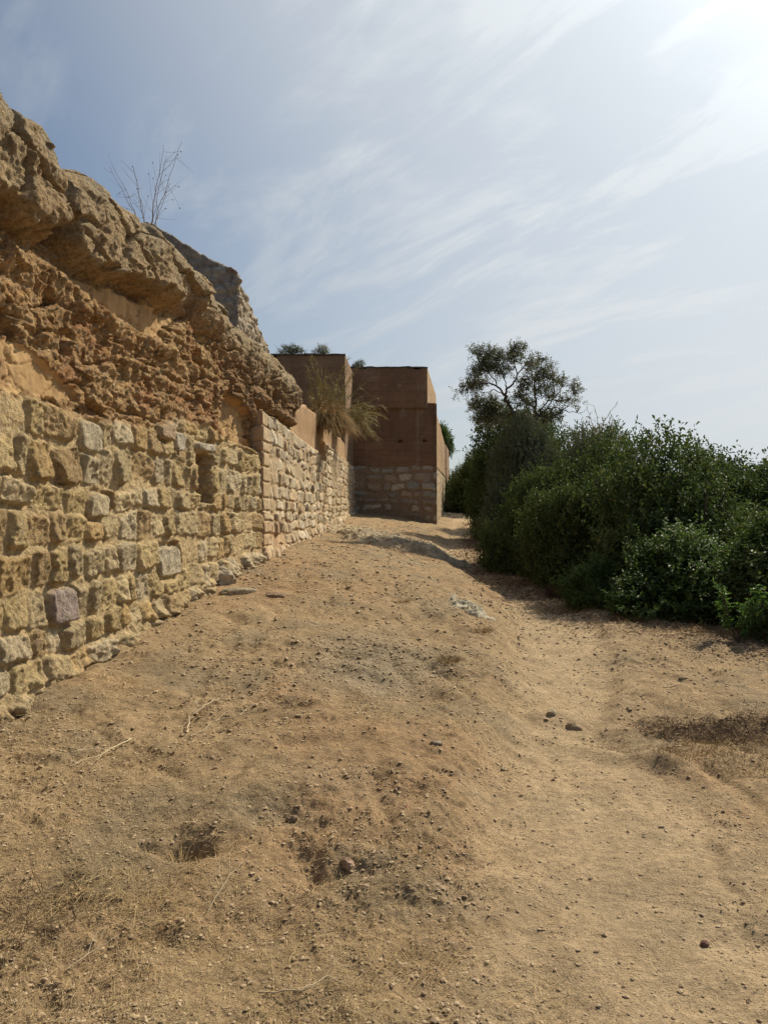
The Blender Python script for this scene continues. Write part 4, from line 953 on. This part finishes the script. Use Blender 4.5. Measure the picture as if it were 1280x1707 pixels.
# bright sapling at the right edge
def sapling():
    r = empty('sapling', (3.42, 8.05, gzs(3.42, 8.05)-.02)); rng = np.random.RandomState(4); b = Bag(); P = []; D = []
    for i in range(7):
        a = rng.rand()*6.28; l = .30+.25*rng.rand(); k = .10+.16*rng.rand()
        pts = np.array([[0, 0, 0], [k*.5*math.cos(a), k*.5*math.sin(a), l*.5], [k*math.cos(a), k*math.sin(a), l]])
        b.add(*tube(pts, [.008, .006, .003], 5))
        for t in np.linspace(.25, 1, 12):
            q = pts[0]*(1-t)**2+2*pts[1]*t*(1-t)+pts[2]*t*t; P.append(q); D.append(unit(np.array([math.cos(a), math.sin(a), 1.2])+.6*rng.randn(3)))
    b.build('stems', M_bark, r)
    V, F = sprigs(np.array(P), np.array(D), rng, 7, np.full(len(P), .10), .05, .015)
    mesh_np('foliage', V, F, mat_leaf('bright young leaves', (.045, .09, .02), (.09, .17, .03), .5, .35, (.16, .30, .05)), r, None, False)
    tag(r, 'bright green sapling in the dark gap at the right edge', 'sapling')
sapling()
tuft('undergrowth', 2.55, 11.55, gzs(2.55, 11.55), 500, .30, .8, .9, M_dark, 'rusty brown undergrowth at the foot of the bushes by the shaded path', 'undergrowth', 31, .003, .3, .5, .28)

for i, (a_, b_, lab) in enumerate(((3.55, 8.45, 'dry weeds at the hedge foot below the sapling'), (2.95, 9.25, 'dry weeds at the hedge foot in front of the lighter green low bush'), (2.45, 10.4, 'dry weeds where the lighter green hedge front meets the path'), (1.95, 13.2, 'dry weeds at the foot of the bush that bulges over the path'))):
    tuft('dry_weeds', a_, b_, gzs(a_, b_), 300, .16, 1.0, .7, M_dry, lab, 'dry weeds', 60+i, .0022, .3, .6, .38, flatmat=True, onground=True)

# ------------------------------------------------------------------ open tree on the skyline
def tree():
    TY = 18.0; x0, z0 = 3.0, .6
    root = empty('wild_olive_tree', (x0, TY, z0)); rng = np.random.RandomState(8)
    def cp(cx, cy, dy=0.):     # crop of the survey photo -> point of the tree
        px = 740+cx/4.923; py = 550+cy/4.923
        return np.array([(px-640)/1382*TY-x0, dy, 1.6+(850-py)/1382*TY-z0])
    br = [
     ([(600, 1090), (592, 900), (580, 745), (575, 680), (545, 625), (510, 560), (500, 520)], .085, .055, 0),
     ([(500, 520), (470, 480), (430, 430), (380, 410), (300, 400), (220, 430), (150, 470)], .042, .010, .3),
     ([(500, 520), (520, 470), (570, 410), (600, 345), (660, 270), (690, 190)], .045, .010, -.2),
     ([(600, 345), (580, 280), (560, 200), (590, 90)], .025, .007, .1),
     ([(430, 430), (400, 350), (330, 260), (290, 150)], .025, .008, .5),
     ([(500, 520), (460, 510), (400, 490), (340, 520), (260, 520)], .022, .007, -.5),
     ([(520, 470), (500, 400), (470, 300), (440, 200)], .022, .007, .2),
     ([(735, 1090), (735, 790), (745, 690), (735, 620), (740, 560), (720, 440), (760, 330), (790, 230)], .065, .009, -.3),
     ([(735, 620), (660, 560), (610, 480), (650, 380), (700, 290)], .028, .008, .3),
     ([(760, 1090), (755, 780), (770, 690), (850, 630), (900, 560), (980, 450), (1010, 370)], .055, .008, .4),
     ([(850, 630), (940, 620), (1030, 660), (1130, 655), (1180, 630)], .022, .004, .1),
     ([(770, 690), (800, 620), (880, 530), (870, 400), (850, 310)], .028, .007, -.4),
     ([(575, 680), (540, 665), (480, 670), (400, 610), (300, 590)], .028, .007, .2),
     ([(900, 560), (980, 560), (1060, 520), (1090, 470)], .016, .004, .2)]
    b = Bag(); nodes = []
    for pts, r0, r1, dy in br:
        n = len(pts); P = np.array([cp(x, y, dy*(i/(n-1))**.8) for i, (x, y) in enumerate(pts)])
        t = np.linspace(0, n-1, n*3); Q = np.stack([np.interp(t, range(n), P[:, i]) for i in range(3)], 1)
        Q[1:-1] += rng.randn(len(Q)-2, 3)*.012
        b.add(*tube(Q, np.linspace(r0, r1, len(Q))*.62, 7)); nodes += [q for q in Q[len(Q)//3:]] if r0 < .08 else [Q[-1]]
    nodes = np.array(nodes)
    cl = [(280, 160, 55, 1), (380, 190, 60, 1.2), (340, 250, 75, 1.3), (460, 200, 60, 1.1), (520, 250, 50, .8), (250, 340, 60, 1), (330, 370, 60, 1), (200, 430, 50, 1), (280, 450, 55, .9), (420, 320, 60, 1),
          (600, 110, 55, 1.2), (655, 150, 45, 1), (570, 190, 50, .9), (620, 230, 30, .5), (670, 290, 40, 1), (730, 290, 45, 1), (790, 240, 45, .8), (850, 320, 40, .8), (720, 380, 60, 1), (800, 380, 65, 1.1),
          (870, 420, 50, 1), (640, 410, 40, .7), (680, 500, 60, 1), (760, 490, 50, .8), (610, 540, 50, .8), (840, 500, 50, .8), (980, 400, 50, .7), (1040, 440, 50, .6), (1080, 500, 40, .5), (950, 470, 40, .4),
          (1060, 560, 40, .4), (1110, 585, 28, .4), (930, 560, 50, .5), (980, 600, 40, .4), (300, 590, 65, 1.3), (400, 580, 60, 1.2), (450, 620, 50, 1), (240, 610, 40, 1), (660, 620, 60, .9), (760, 640, 45, .6),
          (150, 475, 22, .8), (120, 465, 10, .4), (360, 300, 60, .8), (480, 350, 45, .5), (560, 300, 30, .4), (350, 690, 90, 2), (480, 720, 70, 1.2), (640, 720, 70, 1.1), (820, 700, 70, 1.2), (920, 690, 60, 1)]
    P = []; D = []
    for cx, cy, r, dens in cl:
        c = cp(cx, cy); i0 = np.argmin(np.linalg.norm(nodes-(c+np.array([0, nodes[:, 1].mean(), 0])), axis=1)); c[1] = nodes[i0][1]+rng.randn()*.22
        rr = r/4.923/1382*TY
        for k in range(int(3+4*dens)):
            e = c+unit(rng.randn(3))*rr*(.35+.6*rng.rand()); s_ = nodes[i0]; mid = (s_+e)/2+rng.randn(3)*.05
            b.add(*tube([s_, mid, e], [.009, .006, .0025], 4))
        m = int(33*dens*(r/50)**2)+5
        d = unit(rng.randn(m, 3)); p = c+d*rr*(rng.rand(m)**.45)[:, None]*np.array([1.05, 1.2, 1.0])
        # clump into finer tufts
        tc_ = c+unit(rng.randn(6, 3))*rr*.75; j = rng.randint(0, 6, m); p = p*.55+(tc_[j]+rng.randn(m, 3)*rr*.18)*.45
        P.append(p); D.append(unit(d*.6+np.array([0, 0, .5])+.5*rng.randn(m, 3)))
    b.build('trunk', M_bark, root)
    P = np.concatenate(P); D = np.concatenate(D)
    V, F = sprigs(P, D, rng, 9, .13+.08*rng.rand(len(P)), .062, .0105)
    mesh_np('crown', V, F, M_olive, root, None, False)
    tag(root, 'open airy tree with bare forking limbs rising above the bushes', 'tree')
tree()

# ------------------------------------------------------------------ plants on the walls
tuft('grass_tussock', -1.42, 18.3, 3.64, 6500, .72, 1.0, .6, M_gold, 'round golden brown grass tussock on the pale wall, beside the slab end', 'grass tussock', 41, .0085, .75, .35, .25, lean=(.25, -.25), segs=6)
def plume(name, x, y, z, stems, L, lean, spread, up, droop, mat, label, seed, nb=26, bl=.16, W=.006, base=.35):
    rng = np.random.RandomState(seed); P = []; D = []; LL = []; b = Bag()
    for i in range(stems):
        a = rng.rand()*6.283; d = unit(np.array([math.cos(a)*spread*rng.rand()+lean[0], math.sin(a)*spread*rng.rand()+lean[1], up*(.6+.7*rng.rand())])); l = L*(.45+.6*rng.rand())
        p0 = np.array([base*(rng.rand()*2-1)*.5, base*(rng.rand()*2-1)*1.6, 0]); t = np.linspace(0, 1, 9)[:, None]; side = rng.randn(3)*.12
        q = p0+d*l*t+side*l*t**2-np.array([0, 0, 1.])*droop*l*t**2.2*(.5+.8*rng.rand())
        b.add(*tube(q, np.linspace(W*.9, W*.35, 9), 3))
        k = rng.randint(2, 9, nb); tt = rng.rand(nb)[:, None]; k2 = np.minimum(k+1, 8)
        P.append(q[k]*(1-tt)+q[k2]*tt); tan = unit(q[k2]-q[k-1]); D.append(unit(tan+.55*rng.randn(nb, 3)-np.array([0, 0, .15]))); LL.append(bl*(.4+.9*rng.rand(nb)))
    P = np.concatenate(P); D = np.concatenate(D); LL = np.concatenate(LL)
    b.add(*ribbons(P, D, LL, np.full(len(P), W*.55), rng, 2, .4, .25))
    return tag(b.build(name, mat, None, True, (x, y, z)), label, 'grass tussock')
plume('feathery_grass', -1.40, 19.8, 3.70, 60, 1.65, (.05, 0), .45, 1.0, .15, M_reed, 'tall yellow green feathery stems on the wall before the earth block', 42, W=.010, base=.5)
plume('feathery_grass', -1.15, 22.2, 3.95, 75, 1.25, (.75, -.1), .6, .75, .55, M_reed, 'feathery stems arching to the right in front of the tower', 43, W=.012)
plume('feathery_grass', -1.35, 18.4, 3.66, 45, .95, (.2, -.15), .8, .7, .5, M_dry, 'dry brown feathery stems mixed into the golden tussock', 44, W=.010)
shrub('wall_plant', 6, -1.45, 21.3, .45, .5, .85, 2, 'dim green weed growing among the reeds on the pale wall', 'plant', 'small greenery on the walls', z=3.6, dz=0)
def stalk_plant(name, x, y, z, h, n, label, seed, r=.0035):
    rng = np.random.RandomState(seed); b = Bag(); lv = []; ld = []
    for i in range(n):
        a = rng.rand()*6.28; k = h*(.1+.35*rng.rand()); l = h*(.6+.4*rng.rand())
        P = np.array([[0, 0, 0], [k*.25*math.cos(a), k*.25*math.sin(a), l*.3], [k*.6*math.cos(a), k*.6*math.sin(a), l*.65], [k*math.cos(a), k*math.sin(a), l]])
        t = np.linspace(0, 3, 14); Q = np.stack([np.interp(t, range(4), P[:, c]) for c in range(3)], 1); Q[1:] += rng.randn(13, 3)*.006
        b.add(*tube(Q, np.linspace(r, r*.35, 14), 4))
        for j in range(6):
            q = Q[rng.randint(5, 13)]; d = unit(np.array([math.cos(a), math.sin(a), .9])+.8*rng.randn(3))*h*(.08+.16*rng.rand())
            b.add(*tube([q, q+d*.5+rng.randn(3)*.004, q+d+np.array([0, 0, .01])], [r*.45, r*.35, r*.2], 3))
            if rng.rand() < .5: lv.append(q+d); ld.append(unit(d))
    root = empty(name, (x, y, z)); b.build('stalks', M_stalk, root)
    for p_, d_ in zip(lv, ld):
        V, F = leaf_mesh(np.array([p_]), np.array([d_]), unit(rng.randn(1, 3)), np.full(1, .02), np.full(1, .006))
        mesh_np('seed_head', V, F, M_stalk, root, None, False)
    tag(root, label, 'dry plant')
M_stalk = mat_plain('dead stalks', (.12, .075, .05), (.25, .17, .12), 10)
stalk_plant('dead_weed', -2.20, 7.75, 4.08, 1.0, 9, 'tall leafless weed with forked stalks on top of the capping slab', 3)
stalk_plant('dead_weed', -1.75, 13.0, 3.82, .35, 3, 'tiny bent stalk on the slab end against the sky', 5, .004)
